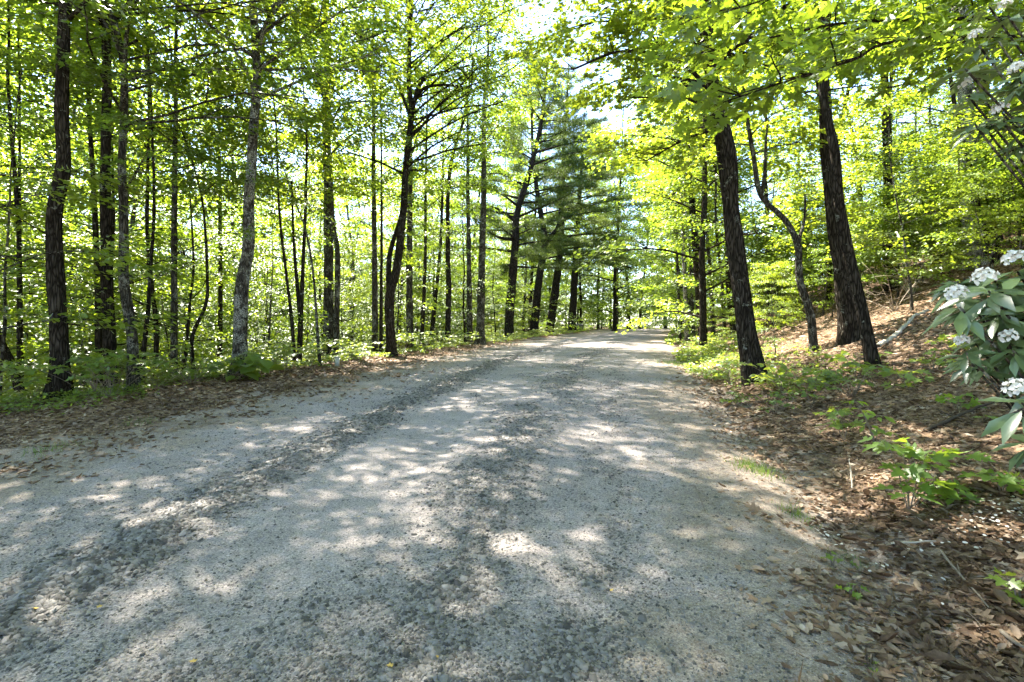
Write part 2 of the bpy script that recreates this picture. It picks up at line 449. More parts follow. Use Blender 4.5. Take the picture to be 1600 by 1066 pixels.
def ground_mat():
    m, nt = mat('forest road ground'); N = NT(nt)
    co = N.n('ShaderNodeTexCoord').outputs['Object']
    at = N.n('ShaderNodeAttribute', {'attribute_name': 'mask'})
    sp = N.n('ShaderNodeSeparateColor', Color=at.outputs['Color'])
    lit, dirt, dark = sp.outputs[0], sp.outputs[1], sp.outputs[2]
    n1 = N.noise(co, 2.2, 5, .6); n2 = N.noise(co, 14, 4, .6); n3 = N.noise(co, 75, 3, .7); n4 = N.noise(co, 260, 2, .7)
    vor = N.n('ShaderNodeTexVoronoi', Vector=co, Scale=42.)
    vor2 = N.n('ShaderNodeTexVoronoi', Vector=co, Scale=95.)
    g = N.ramp(n1, [(.3, (.32, .278, .255)), (.7, (.41, .357, .327))])
    sp1 = N.ramp(N.n('ShaderNodeSeparateColor', Color=vor.outputs[1]).outputs[0], [(0, (.35, .35, .36)), (.5, (.9, .9, .9)), (1, (1.35, 1.35, 1.32))])
    sp2 = N.ramp(N.n('ShaderNodeSeparateColor', Color=vor2.outputs[1]).outputs[0], [(0, (.45, .45, .46)), (.6, (1, 1, 1)), (1, (1.45, 1.45, 1.42))])
    n5 = N.noise(co, 120, 2, .8)
    sp3 = N.ramp(n5, [(.32, (.45, .45, .45)), (.5, (.95, .95, .95)), (.68, (1.5, 1.5, 1.5))])
    g = N.mixc(.55, g, sp2, 'MULTIPLY'); g = N.mixc(.75, g, sp3, 'MULTIPLY')
    g = N.mixc(N.math('MULTIPLY', dark, .45, True), g, N.mixc(1.0, (.175, .153, .138), sp1, 'MULTIPLY'))
    dc = N.ramp(n2, [(.3, (.225, .182, .143)), (.7, (.375, .318, .262))])
    dc = N.mixc(.7, dc, sp3, 'MULTIPLY'); dc = N.mixc(.4, dc, sp2, 'MULTIPLY')
    edge = N.math('ADD', dirt, N.math('MULTIPLY', N.math('SUBTRACT', n2, .5), 1.1))
    g = N.mixc(N.n('ShaderNodeMapRange', Value=edge, From_Min=.25, From_Max=.75).outputs[0], g, dc)
    lv = N.n('ShaderNodeTexVoronoi', Vector=N.n('ShaderNodeVectorMath', {'operation': 'ADD'}, _0=co, _1=N.n('ShaderNodeVectorMath', {'operation': 'SCALE'}, _0=N.n('ShaderNodeTexNoise', Vector=co, Scale=20.).outputs[1], Scale=.05).outputs[0]).outputs[0], Scale=17.)
    lc = N.ramp(N.n('ShaderNodeSeparateColor', Color=lv.outputs[1]).outputs[0], [(0, (.045, .028, .018)), (.35, (.145, .095, .062)), (.7, (.25, .175, .12)), (.93, (.3, .2, .12)), (1, (.42, .33, .24))])
    lc = N.mixc(.6, lc, N.ramp(n3, [(.3, (.3, .28, .26)), (.7, (1.3, 1.3, 1.3))]), 'MULTIPLY')
    ledge = N.math('ADD', lit, N.math('ADD', N.math('MULTIPLY', N.math('SUBTRACT', n2, .5), .8), N.math('MULTIPLY', N.math('SUBTRACT', n3, .5), .8)))
    lf = N.n('ShaderNodeMapRange', Value=ledge, From_Min=.35, From_Max=.65).outputs[0]
    col = N.mixc(lf, g, lc)
    h = N.math('ADD', N.math('MULTIPLY', n2, .5), N.math('ADD', N.math('MULTIPLY', n3, .5), N.math('MULTIPLY', n5, .4)))
    h = N.math('ADD', h, N.math('MULTIPLY', vor.outputs[0], N.math('MULTIPLY', N.math('ADD', dark, .3), -.5)))
    h = N.math('ADD', h, N.math('MULTIPLY', N.math('MULTIPLY', lv.outputs[0], lf), -1.2))
    bp = N.n('ShaderNodeBump', Strength=.75, Distance=.022, Height=h)
    p = N.n('ShaderNodeBsdfDiffuse', Color=col, Roughness=.9, Normal=bp.outputs[0])
    N.out(p.outputs[0]); return m


M['ground'] = ground_mat()

# ------------------------------------------------------------------ world, sun, camera
SUN_AZ = math.atan2(-.62, .78)        # from +Y towards +X
SUN_EL = math.radians(54)
wd = bpy.data.worlds.new("World"); sc.world = wd; wd.use_nodes = True
nt = wd.node_tree; nt.nodes.clear(); N = NT(nt)
sky = N.n('ShaderNodeTexSky', {'sky_type': 'NISHITA', 'sun_disc': False, 'sun_elevation': SUN_EL, 'sun_rotation': SUN_AZ, 'air_density': .75, 'dust_density': .3, 'ozone_density': 1.2})
bg = N.n('ShaderNodeBackground', Color=sky.outputs[0], Strength=.105)
nt.links.new(bg.outputs[0], N.n('ShaderNodeOutputWorld').inputs[0])
from mathutils import Vector
sl = bpy.data.lights.new('sun', 'SUN'); sl.energy = 5.0; sl.angle = math.radians(.53); sl.color = (1, .95, .85)
so = bpy.data.objects.new('sun', sl); C.objects.link(so)
SD = Vector((math.sin(SUN_AZ) * math.cos(SUN_EL), math.cos(SUN_AZ) * math.cos(SUN_EL), math.sin(SUN_EL)))
so.rotation_euler = (-SD).to_track_quat('-Z', 'Y').to_euler(); so.location = SD * 60
cam = bpy.data.cameras.new('camera'); cam.sensor_width = 36; cam.lens = F / 1600 * 36
cam.shift_y = -(533 - HOR) / 1600; cam.clip_start = .05; cam.clip_end = 2000
co_ = bpy.data.objects.new('camera', cam); C.objects.link(co_)
co_.location = (0, 0, CAMZ); co_.rotation_euler = (PI / 2, 0, 0)
sc.camera = co_
sc.view_settings.view_transform = 'Standard'; sc.view_settings.look = 'None'; sc.view_settings.exposure = 3.35; sc.view_settings.gamma = 1
cy = sc.cycles
cy.max_bounces = 12; cy.diffuse_bounces = 6; cy.glossy_bounces = 2; cy.transmission_bounces = 8; cy.transparent_max_bounces = 4
cy.sample_clamp_indirect = 6; cy.use_denoising = True; cy.caustics_reflective = False; cy.caustics_refractive = False
cy.use_adaptive_sampling = True; cy.adaptive_threshold = .02


# ------------------------------------------------------------------ ground sheet
def build_ground():
    ys = [-14 + .5 * k for k in range(31)]
    s = .03
    while ys[-1] < 260: ys.append(ys[-1] + s); s *= 1.0135
    xp = [0.]; s = .045
    while xp[-1] < 190: xp.append(xp[-1] + s); s *= 1.0135
    xs = np.array([-a for a in xp[:0:-1]] + xp); ys = np.array(ys)
    X, Y = np.meshgrid(xs, ys)
    Z = height(X, Y)
    ny, nx = X.shape
    V = np.stack([X, Y, Z], -1).reshape(-1, 3)
    # masks
    r = rdist(X, Y); l = ldist(X, Y); e = l - lshift(Y)
    nz = fbm(X * 1.7, Y * 1.7, 4) - .5; nz2 = fbm(X * .6 + 40, Y * .6, 3) - .5
    litm = np.clip((r - .35 + nz * 1.2) / .7 + .2, 0, 1)
    ll = np.clip((l + nz * 3.2 - .2) / 1.6, 0, 1) * .62 + .38 * np.clip((e + 1.2 + nz * 2) / 1.0, 0, 1)
    litm = np.maximum(litm, ll)
    Lx, Rx = Lf(Y), Rf(Y); u = (X - Lx) / (Rx - Lx)
    dirt = np.clip((u - .68 + nz * .35 + nz2 * .3) / .25, 0, 1)
    dirt = np.maximum(dirt, np.clip((-u * (Rx - Lx) - .9 + nz * 2) / 1.6, 0, .8))
    dk = dark_density(X, Y)
    col = np.stack([litm, dirt, np.clip(dk, 0, 1), np.ones_like(dk)], -1).reshape(-1, 4)
    i = np.arange(ny - 1)[:, None] * nx + np.arange(nx - 1)[None]
    q = np.stack([i, i + 1, i + nx + 1, i + nx], -1).reshape(-1, 4)
    cx = (X[:-1, :-1] + X[1:, 1:]) / 2; cyy = (Y[:-1, :-1] + Y[1:, 1:]) / 2
    road = ((cx > Lf(cyy) - .45) & (cx < Rf(cyy) + .05)).ravel()
    sh = ((cx <= Lf(cyy) - .45) & (cx > Bf(cyy) - 1.0)).ravel()
    for name, sel in (('road', road), ('road_shoulder', sh), ('ground', ~(road | sh))):
        qq = q[sel]; used = np.unique(qq); mp = np.zeros(len(V), np.int64); mp[used] = np.arange(len(used))
        g = Geo(); g.add(V[used], None, mp[qq])
        me = g.mesh(name, M['ground'], True)
        a = me.color_attributes.new('mask', 'FLOAT_COLOR', 'POINT')
        a.data.foreach_set('color', col[used].astype(np.float32).ravel())
        tag(obj(name, me, None), kind='structure')


def dark_density(x, y):
    """where loose dark gravel lies: left windrow, centre band, right band"""
    Lx, Rx = Lf(y), Rf(y); u = (x - Lx) / (Rx - Lx)
    n = fbm(x * 1.3 + 7, y * .8, 3); n2 = fbm(x * 4 + 70, y * 3, 3)
    a = np.exp(-((u - .0 + (n - .5) * .1) / .065) ** 2) * (.75 + .7 * n2) * 1.3
    a2 = np.exp(-((u + .17 + (n - .5) * .2) / .1) ** 2) * .16
    b = np.exp(-((u - .5 + (n - .5) * .14) / .1) ** 2) * np.clip(n * 2.4 - .5, 0, 1) * .85
    c = np.exp(-((u - .7 + (n2 - .5) * .1) / .06) ** 2) * np.clip(n2 * 2.6 - .8, 0, 1) * .6
    d = np.exp(-((u - .26) / .07) ** 2) * np.clip(n * 2.6 - 1.1, 0, 1) * .4
    d2 = np.clip((3.4 - y) / 1.5, 0, 1) * np.exp(-((u - .42) / .3) ** 2) * .55 * n2 * 1.6
    tr = np.exp(-((u - .27) / .11) ** 2) + np.exp(-((u - .63) / .1) ** 2)
    base = .1 * np.clip(1 - tr, 0, 1) * (.5 + n2) * (u < .95)
    return np.clip(a + a2 + b + c + d + d2 + base, 0, 1.3)


build_ground()


# ------------------------------------------------------------------ gravel
def build_gravel():
    rs = np.random.default_rng(21)
    base = np.array([(-1, -1, -.5), (1, -1, -.5), (1, 1, -.5), (-1, 1, -.5), (-.7, -.7, .6), (.7, -.7, .6), (.7, .7, .6), (-.7, .7, .6)], float)
    q = np.array([(0, 1, 5, 4), (1, 2, 6, 5), (2, 3, 7, 6), (3, 0, 4, 7), (4, 5, 6, 7)])
    n = 420000
    y = 1.7 * (34 / 1.7) ** (rs.random(n) ** 1.25)
    uu = rs.random(n) * 1.55 - .5
    x = Lf(y) + uu * (Rf(y) - Lf(y))
    dens = dark_density(x, y)
    keep = rs.random(n) < (.08 + .92 * np.minimum(dens, 1)) * np.clip(4.2 / y, .22, 1) * np.where(uu > .9, .5, 1)
    keep &= (rdist(x, y) < .35)
    x, y, dens, uu = x[keep], y[keep], dens[keep], uu[keep]
    s = np.exp(rs.normal(-4.95, .45, len(x))) * (.62 + .65 * dens) * np.where(np.abs(uu) < .1, 1.35, 1) * np.clip(y / 6, .85, 1.9)
    s = np.clip(s, .003, .025)
    z = height(x, y) + s * .12
    k = len(x)
    v = base[None] * (1 + rs.normal(0, .24, (k, 8, 3))) * np.array([1, .72, .62]) * rs.uniform(.7, 1.3, (k, 1, 3))
    a = rs.random(k) * 2 * PI; ca, sa = np.cos(a)[:, None], np.sin(a)[:, None]
    t = rs.normal(0, .35, k)[:, None]
    vx = v[..., 0] * ca - v[..., 1] * sa; vy = v[..., 0] * sa + v[..., 1] * ca; vz = v[..., 2] + t * v[..., 0]
    V = np.stack([vx, vy, vz], -1) * s[:, None, None] + np.stack([x, y, z], -1)[:, None]
    Q = q[None] + (np.arange(k) * 8)[:, None, None]
    g = Geo(); g.add(V.reshape(-1, 3), None, Q.reshape(-1, 4))
    o = obj('loose_gravel', g, M['stone'])
    tag(o, 'loose dark crushed gravel lying in bands along the road', 'gravel', None, 'stuff')
    print('gravel', k)


build_gravel()


# ------------------------------------------------------------------ leaf litter, petals
def scatter_litter():
    rs = np.random.default_rng(31)
    g = Geo()
    n = 90000
    y = 1.5 * (24 / 1.5) ** (rs.random(n) ** 1.15)
    r = -.5 + rs.random(n) ** 1.2 * 9.5
    x = Rf(y) + r / cosf(Rf, y)
    edge = np.clip((r + .25 + (fbm(x * 1.7, y * 1.7, 3) - .5) * 1.5) / .75, .03, 1)
    keep = (rs.random(n) < edge * np.clip(4.2 / y, .2, 1) * np.where(r > 1.6, .75, 1)) & (x / y < 1.35)
    x, y = x[keep], y[keep]
    s = np.exp(rs.normal(-2.75, .38, len(x))).clip(.02, .14) * np.clip(y / 7, .85, 1.6)
    # left side
    n = 42000
    y2 = 4.5 * (34 / 4.5) ** rs.random(n); l = -.9 + rs.random(n) * 7
    x2 = Bf(y2) - l / cosf(Bf, y2)
    e = l - lshift(y2)
    pr = np.clip((l + (fbm(x2 * 1.2, y2 * 1.2, 3) - .5) * 3) / 2.2, .02, .7) + .45 * np.clip((e + 1.4) / 1, 0, 1)
    keep = (rs.random(n) < pr * np.clip(9 / y2, .3, 1)) & (x2 / y2 > -1.3)
    x2, y2 = x2[keep], y2[keep]
    x = np.concatenate([x, x2]); y = np.concatenate([y, y2]); s = np.concatenate([s, rs.uniform(.05, .1, len(x2)) * np.clip(y2 / 8, .9, 1.6)])
    k = len(x)
    p = np.stack([x, y, height(x, y) + .004 + rs.random(k) * .018], -1)
    a = rs.random(k) * 2 * PI
    d = np.stack([np.cos(a), np.sin(a), rs.normal(0, .22, k)], -1)
    nn = np.stack([rs.normal(0, .32, k), rs.normal(0, .32, k), np.where(rs.random(k) < .5, 1, -1)], -1)
    kind = rs.random(k); nn = nrm(nn)
    for lo, hi, shp, wd, sc2 in ((0, .4, CURL, .9, 1), (.4, .62, CURL, .5, 1.15), (.62, .82, LOBED, .75, 1.05), (.82, .9, MAPLE, .8, .9), (.9, 1, NEEDLE, .07, 1.6)):
        q = (kind >= lo) & (kind < hi)
        leaves(g, p[q], d[q], nn[q], s[q] * sc2, shp, wd)
    # broken bits between the leaves
    m = 18000; yb = 1.5 * (11 / 1.5) ** rs.random(m); rb = -.25 + rs.random(m) ** 1.3 * 5
    xb = Rf(yb) + rb / cosf(Rf, yb); kb = (rs.random(m) < np.clip((rb + .35) / .7, .05, 1)) & (xb / yb < 1.3); xb, yb = xb[kb], yb[kb]; m = len(xb)
    pb = np.stack([xb, yb, height(xb, yb) + .003 + rs.random(m) * .02], -1); ab = rs.random(m) * 6.3
    dv = np.stack([np.cos(ab), np.sin(ab), rs.normal(0, .25, m)], -1); nv = nrm(np.stack([rs.normal(0, .5, m), rs.normal(0, .5, m), np.ones(m)], -1)); tw = rs.random(m) < .3
    leaves(g, pb[~tw], dv[~tw], nv[~tw], rs.uniform(.012, .035, (~tw).sum()) * np.clip(yb[~tw] / 4, .8, 2), DIAMOND, 1.0)
    leaves(g, pb[tw], dv[tw], nv[tw], rs.uniform(.04, .16, tw.sum()), NEEDLE, .035)
    # crumbs of leaf and twig on the road margin
    m = 9000; yb = 1.7 * (14 / 1.7) ** rs.random(m); ub = 1.0 - np.abs(rs.normal(0, .22, m)); xb = Lf(yb) + ub * (Rf(yb) - Lf(yb)) + .1
    pb = np.stack([xb, yb, height(xb, yb) + .004], -1); ab = rs.random(m) * 6.3
    leaves(g, pb, np.stack([np.cos(ab), np.sin(ab), rs.normal(0, .1, m)], -1), nrm(np.stack([rs.normal(0, .3, m), rs.normal(0, .3, m), np.ones(m)], -1)), rs.uniform(.006, .022, m) * np.clip(yb / 4, .8, 2), DIAMOND, rs.choice([.5]))
    tag(obj('leaf_litter', g, M['litter'], None, True), 'carpet of brown dead leaves covering the bank and the roadside', 'leaf litter', None, 'stuff')
    print('litter', k)
    # fallen white petals under the rhododendron
    g = Geo(); k = 200
    c = [(1560, 820, .1), (1580, 800, .14), (1560, 815, .2), (1440, 850, .35), (1275, 840, .1), (1520, 880, .35)]
    P = []
    for px, py, sd in c:
        gp = ground_px(px, py); m = k // len(c)
        P.append(gp[:2] + rs.normal(0, sd, (m, 2)) * [1, .8])
    P = np.concatenate(P); k = len(P)
    ok = rdist(P[:, 0], P[:, 1]) > .15; P = P[ok]; k = len(P)
    p = np.stack([P[:, 0], P[:, 1], height(P[:, 0], P[:, 1]) + .022 + rs.random(k) * .012], -1)
    a = rs.random(k) * 2 * PI
    leaves(g, p, np.stack([np.cos(a), np.sin(a), rs.normal(0, .2, k)], -1), nrm(np.stack([rs.normal(0, .3, k), rs.normal(0, .3, k), np.ones(k)], -1)), rs.uniform(.014, .03, k), BROAD, 1.1)
    tag(obj('fallen_petals', g, M['petal']), 'white petals dropped on the dead leaves below the rhododendron', 'petals', None, 'stuff')


scatter_litter()

# ------------------------------------------------------------------ traced trees
TREES = []


def traced_tree(name, label, Y, wpx, pts, bark, Ht=17, c0=6., spread=4.2, nlimb=22, shape=DIAMOND, size=.115, per=32, seed=0, forks=(), leafmat='leaf', lowb=0, base=None, cat='tree', topw=None, ground=None, az_bias=None, stubs=0, group=None):
    """pts: trunk centre line in photo pixels, top first; the last one is the foot"""
    rs = np.random.default_rng(1000 + seed)
    pts = list(pts)
    if Y is None:
        gp = ground_px(*pts[-1]); Y = gp[1]
    P = []
    for k, (px, py) in enumerate(pts):
        p = w(px, py, Y); p[1] += rs.normal(0, .04) * (k != len(pts) - 1)
        P.append(p)
    foot = P[-1]; zf = float(height(foot[0], foot[1]))
    if foot[2] > zf + .02:
        d = P[-1] - P[-2]
        foot2 = np.array([foot[0] + d[0] * .3, foot[1], zf]); foot2[2] = float(height(foot2[0], foot2[1]))
        P.append(foot2)
    else: P[-1] = np.array([foot[0], foot[1], zf])
    P = np.array(P[::-1])
    b = P[0].copy(); b[2] -= .12
    r0 = wpx * Y / F / 2
    ztop = b[2] + Ht
    # continue above the frame
    if P[-1][2] < ztop - .5:
        d = nrm(P[-1] - P[max(0, len(P) - 3)])
        p = P[-1]; ext = []
        while p[2] < ztop:
            d = nrm(d + np.array([rs.normal(0, .06), rs.normal(0, .06), .1])); p = p + d * 1.3; ext.append(p)
        P = np.vstack([P, ext])
    P = np.vstack([[b[0], b[1], b[2]], P])
    zz = np.clip((P[:, 2] - b[2]) / max(Ht, 1), 0, 1)
    rad = r0 * (1 - .12 * np.minimum(zz * 3, 1) - .74 * zz ** 1.3)
    path, rad = resample(P - b, np.maximum(rad, .012), .22)
    fl = (.95 if r0 > .15 else .75) * np.exp(-path[:, 2] / (.34 if r0 > .15 else .25))
    gt, gc = Geo(), Geo()
    tube(gt, path, rad, 14 if r0 > .08 else 8, .12, rs, fl if r0 > .05 else None)
    cs = [] ; ds = []
    for fk in forks:                                  # side stems / limbs: (px,py) list, first on the trunk, w0
        fp = np.array([w(px, py, Y) for px, py in fk[0]]) - b
        dep = fk[2] if len(fk) > 2 else 0
        fp[:, 1] += np.linspace(0, dep, len(fp))
        i = np.argmin(np.linalg.norm(path - fp[0], axis=1)); fp[0] = path[i]
        fr = np.linspace(fk[1] * Y / F / 2, max(.006, fk[1] * Y / F / 2 * .4), len(fp))
        pp, rr = resample(fp, fr, .2)
        tube(gt, pp, rr, 8, .08, rs)
        for f in (.4, .55, .7, .85, 1.0):
            j = min(len(pp) - 1, int(f * len(pp))); q = pp[j]
            for s_ in (-1, 1):
                dd = pp[-1] - pp[0]; a = math.atan2(dd[1], dd[0]) + s_ * rs.uniform(.3, 1)
                lp = limb_path(q, a, rs.uniform(0, .4), rs.uniform(.5, 1.1), rs, 3)
                tube(gt, lp, [.012, .009, .006, .004], 4)
                cs.append(lp[-1]); ds.append(lp[-1] - lp[-2])
    if cs: spray(gc, np.array(cs), nrm(np.array(ds)), .55, int(per * 1.7), size, shape, rs)
    crown(gt, gc, path, rad, c0, spread, nlimb, rs, per, size, shape, az_bias=az_bias, nscale=1.2)
    for k in range(lowb):                             # thin leafy twigs low on the stem
        h = rs.uniform(.12, .9) * c0; i = np.searchsorted(path[:, 2], h)
        lp = limb_path(path[i], rs.random() * 2 * PI, rs.uniform(0, .5), rs.uniform(.7, 1.9), rs, 5)
        tube(gt, lp, np.linspace(.012, .004, 6), 4)
        spray(gc, lp[[3, 5]], nrm(lp[[3, 5]] - lp[[2, 4]]), .5, per // 2, size, shape, rs)
    for k in range(stubs):                            # bare dead twigs
        h = rs.uniform(.35, 1.0) * min(c0, 7) ; i = np.searchsorted(path[:, 2], h)
        lp = limb_path(path[i], rs.random() * 2 * PI, rs.uniform(-.2, .35), rs.uniform(.8, 2.4), rs, 5)
        tube(gt, lp, np.linspace(.014, .003, 6), 4)
        for q in (2, 3, 4):
            sp = limb_path(lp[q], rs.random() * 2 * PI, .1, .5, rs, 3); tube(gt, sp, [.006, .005, .004, .002], 3)
    t = thing(name, label, cat, b, group=group)
    obj('trunk', gt, M[bark], t, True); obj('crown', gc, M[leafmat], t)
    TREES.append((b[0], b[1], 1.0))
    return t


# left of the road
tt = traced_tree
tt('broadleaf_tree', 'stout dark leaning trunk nearest the road at the far left', 10, 25, [(100, 0), (99, 90), (99, 173), (96, 248), (90, 322), (85, 371), (87, 433), (93, 495), (94, 557), (95, 622)], 'bark_dark', 18, 7.2, 6.2, 32, LOBED, .12, 40, 1, stubs=5, az_bias=-.35)
tt('broadleaf_tree', 'slim dark trunk with forked top curving right at its foot', 11.2, 16, [(172, -10), (178, 20), (189, 93), (194, 161), (193, 248), (191, 322), (191, 396), (197, 446), (204, 526), (210, 610)], 'bark_grey', 15, 5.6, 6.2, 32, LOBED, .12, 40, 2,
   forks=[([(190, 93), (165, 50), (135, 10), (100, -30)], 6, .6), ([(194, 110), (206, 70), (222, 20), (235, -30)], 7, -.5), ([(193, 200), (215, 175), (240, 150)], 5, -.8), ([(192, 310), (225, 275), (265, 235)], 4, -.5)], az_bias=-.35)
tt('broadleaf_tree', 'straight dark trunk between the stout leaning one and the forked one', 12, 18, [(166, 0), (167, 110), (168, 310), (170, 495), (174, 600)], 'bark_dark', 19, 8, 6.2, 32, DIAMOND, .12, 40, 3, az_bias=-.35)
tt('broadleaf_tree', 'thinner straight trunk close behind its dark neighbour at left', 13.5, 10, [(136, 60), (139, 173), (145, 278), (152, 433), (154, 560)], 'bark_dark', 15, 6.5, 3.2, 16, DIAMOND, .12, 40, 4, lowb=3)
tt('broadleaf_tree', 'slim upright trunk left of the wavy sapling', 14.5, 11, [(276, 60), (275, 160), (273, 371), (272, 585)], 'bark_grey', 15, 6, 3.4, 18, DIAMOND, .12, 40, 5, lowb=4)
tt('wavy_sapling', 'thin dark sapling with a snaking stem left of the grey lichened trunk', 14.5, 6.5, [(262, 130), (266, 161), (288, 217), (309, 291), (319, 347), (322, 433), (322, 477), (303, 526), (303, 582)], 'bark_dark', 9, 4.5, 2.6, 14, DIAMOND, .12, 40, 6)
tt('broadleaf_tree', 'thick grey lichened trunk left of centre with large leaves at its foot', 13.6, 21, [(396, -20), (397, 12), (399, 62), (401, 124), (396, 186), (393, 248), (391, 310), (387, 384), (381, 446), (376, 526), (375, 588)], 'bark_lichen', 17, 7.2, 6.2, 32, LOBED, .12, 40, 7,
   forks=[([(399, 100), (425, 55), (455, 30)], 7, -.8), ([(400, 75), (385, 30), (370, -10)], 6, .6), ([(397, 150), (375, 100), (345, 50), (325, 0)], 5, .8)], az_bias=-.35)
tt('pine_tree', 'bare straight trunk with dead twigs at the left edge', 13, 9, [(15, 60), (15, 136), (20, 300), (26, 396), (31, 590)], 'bark_pine', 14, 9.5, 2.4, 12, DIAMOND, .11, 40, 8, stubs=14)
tt('pine_tree', 'thin bare trunk just right of the left edge', 14, 7, [(27, 60), (28, 130), (29, 310), (33, 560)], 'bark_pine', 14, 9.5, 2.2, 12, DIAMOND, .11, 40, 9, stubs=12)
tt('broadleaf_tree', 'leaning dark trunk slanting out of the lower left edge', 12.2, 13, [(-60, 400), (-25, 480), (2, 535), (26, 590)], 'bark_dark', 9, 4.5, 2.6, 12, DIAMOND, .12, 40, 10)
tt('broadleaf_tree', 'thin trunk seen between the forked tree and the slim upright one', 15.5, 8, [(231, 60), (232, 160), (233, 371), (243, 500), (244, 588)], 'bark_dark', 14, 6, 3, 16, DIAMOND, .12, 40, 11)
tt('broadleaf_tree', 'slender pole just left of the grey lichened trunk', 19, 8, [(340, 60), (342, 200), (343, 420), (343, 560)], 'bark_dark', 17, 7, 3.4, 16, DIAMOND, .13, 40, 12)
tt('arching_sapling', 'thin sapling arching up to the left beside the grey lichened trunk', 17, 5, [(395, 165), (402, 180), (433, 235), (458, 310), (477, 359), (489, 433), (498, 550)], 'bark_grey', 9, 5.5, 2.6, 14, DIAMOND, .12, 40, 13)
tt('broadleaf_tree', 'thin pole between the grey lichened trunk and a forked pair of stems', 17, 6, [(432, 200), (437, 330), (446, 420), (456, 500), (460, 562)], 'bark_dark', 12, 5, 2.6, 14, DIAMOND, .12, 40, 14)
tt('broadleaf_tree', 'dark stem of a narrow V of two stems left of the twin trunks', 18, 8, [(478, 330), (474, 420), (470, 490), (468, 562)], 'bark_dark', 11, 5, 2.6, 14, DIAMOND, .12, 40, 15, forks=[([(469, 500), (462, 440), (455, 370), (450, 280)], 7, .3)])
tt('broadleaf_tree', 'tall straight trunk with slanting upper limbs left of the road bend', 21, 17, [(509, 20), (510, 87), (508, 186), (511, 278), (513, 402), (513, 560)], 'bark_grey', 21, 8, 6.2, 32, DIAMOND, .13, 40, 16, forks=[([(508, 160), (485, 100), (470, 60)], 5, .6), ([(508, 150), (530, 95), (545, 50)], 5, -.6)], az_bias=-.35)
tt('broadleaf_tree', 'slim stem rising beside the tall straight trunk', 20.6, 10, [(514, 150), (515, 204), (521, 347), (527, 402), (524, 562)], 'bark_grey', 15, 6.5, 3, 16, DIAMOND, .13, 40, 17)
tt('broadleaf_tree', 'dark trunk forked low with a thick curving limb over the road', 21, 15, [(643, -10), (643, 12), (638, 124), (643, 173), (635, 248), (630, 334), (620, 421), (609, 470), (612, 557)], 'bark_dark', 18, 7, 6.2, 32, DIAMOND, .13, 40, 18,
   forks=[([(609, 468), (607, 402), (622, 340), (628, 300)], 10, .5), ([(640, 180), (655, 140), (672, 127), (705, 122), (734, 118)], 7, -.8), ([(640, 160), (665, 145), (700, 147), (735, 158)], 6, -1.2), ([(632, 190), (615, 110), (590, 30)], 5, .6)], lowb=3, az_bias=-.35)
tt('broadleaf_tree', 'straight trunk just behind the low forked dark one', 25, 12, [(640, 130), (641, 248), (640, 384), (640, 545)], 'bark_grey', 20, 8, 3.6, 18, DIAMOND, .14, 40, 19)
tt('broadleaf_tree', 'pale straight trunk between the twin trunks and the low forked one', 23, 10, [(583, 120), (584, 278), (586, 433), (586, 555)], 'bark_grey', 19, 7.5, 3.6, 18, DIAMOND, .14, 40, 20)
tt('broadleaf_tree', 'thin dark pole hugging the left of the low forked trunk', 22, 6, [(594, 120), (595, 217), (597, 347), (595, 557)], 'bark_dark', 13, 6, 2.6, 14, DIAMOND, .14, 40, 21)
tt('broadleaf_tree', 'dark crooked trunk left of the two brown trunks', 30, 10, [(735, 120), (725, 186), (706, 248), (700, 310), (700, 402), (701, 446), (699, 540)], 'bark_dark', 19, 9, 4, 20, DIAMOND, .14, 40, 22)
tt('broadleaf_tree', 'leaning thin trunk close left of the dark crooked one', 31, 8, [(692, 250), (688, 384), (672, 538)], 'bark_dark', 15, 8, 3, 14, DIAMOND, .14, 40, 23)
tt('broadleaf_tree', 'thick brown trunk left of the pines', 31, 14, [(756, 170), (756, 278), (753, 402), (750, 540)], 'bark_grey', 20, 10, 4, 20, DIAMOND, .14, 40, 24)
tt('broadleaf_tree', 'brown trunk paired with the thicker one left of the pines', 32, 10, [(731, 200), (731, 310), (733, 420), (734, 540)], 'bark_grey', 18, 9, 3.4, 18, DIAMOND, .14, 40, 25)
tt('broadleaf_tree', 'slim trunk standing between the low forked tree and the crooked one', 27, 7, [(668, 150), (665, 300), (664, 420), (658, 545)], 'bark_dark', 16, 7, 3, 16, DIAMOND, .14, 40, 26)

# right of the road
tt('broadleaf_tree', 'big dark double trunk leaning left on the right verge', None, 31, [(1100, 0), (1108, 79), (1121, 163), (1137, 236), (1144, 315), (1152, 394), (1163, 478), (1174, 563), (1180, 597)], 'bark_dark', 16, 6.2, 4.8, 24, LOBED, .12, 40, 30,
   forks=[([(1163, 420), (1148, 380), (1134, 300), (1122, 200), (1110, 130)], 16, .12), ([(1128, 160), (1095, 140), (1050, 90), (990, 60)], 8, -1.5), ([(1125, 150), (1060, 150), (1000, 95)], 6, -1), ([(1128, 190), (1090, 165), (1050, 160), (985, 165)], 6, -.4), ([(1120, 120), (1140, 85), (1150, 40)], 7, .5), ([(1118, 110), (1060, 60), (980, 20), (900, 5)], 8, -2), ([(1125, 150), (1050, 110), (960, 110), (885, 150)], 7, -1.2), ([(1130, 200), (1080, 210), (1020, 240)], 5, .5), ([(1112, 80), (1040, 10), (930, -20), (850, 30)], 8, -2.5)], az_bias=PI)
tt('crooked_tree', 'thin crooked tree bending left and forking behind the big double trunk', None, 13, [(1160, 120), (1166, 174), (1178, 240), (1190, 306), (1226, 342), (1244, 384), (1250, 438), (1265, 492), (1271, 550)], 'bark_grey', 9, 5, 2.6, 14, LOBED, .12, 36, 31, forks=[([(1192, 306), (1197, 270), (1200, 230), (1205, 190)], 7, .2), ([(1240, 380), (1262, 340), (1268, 300)], 6, .3)])
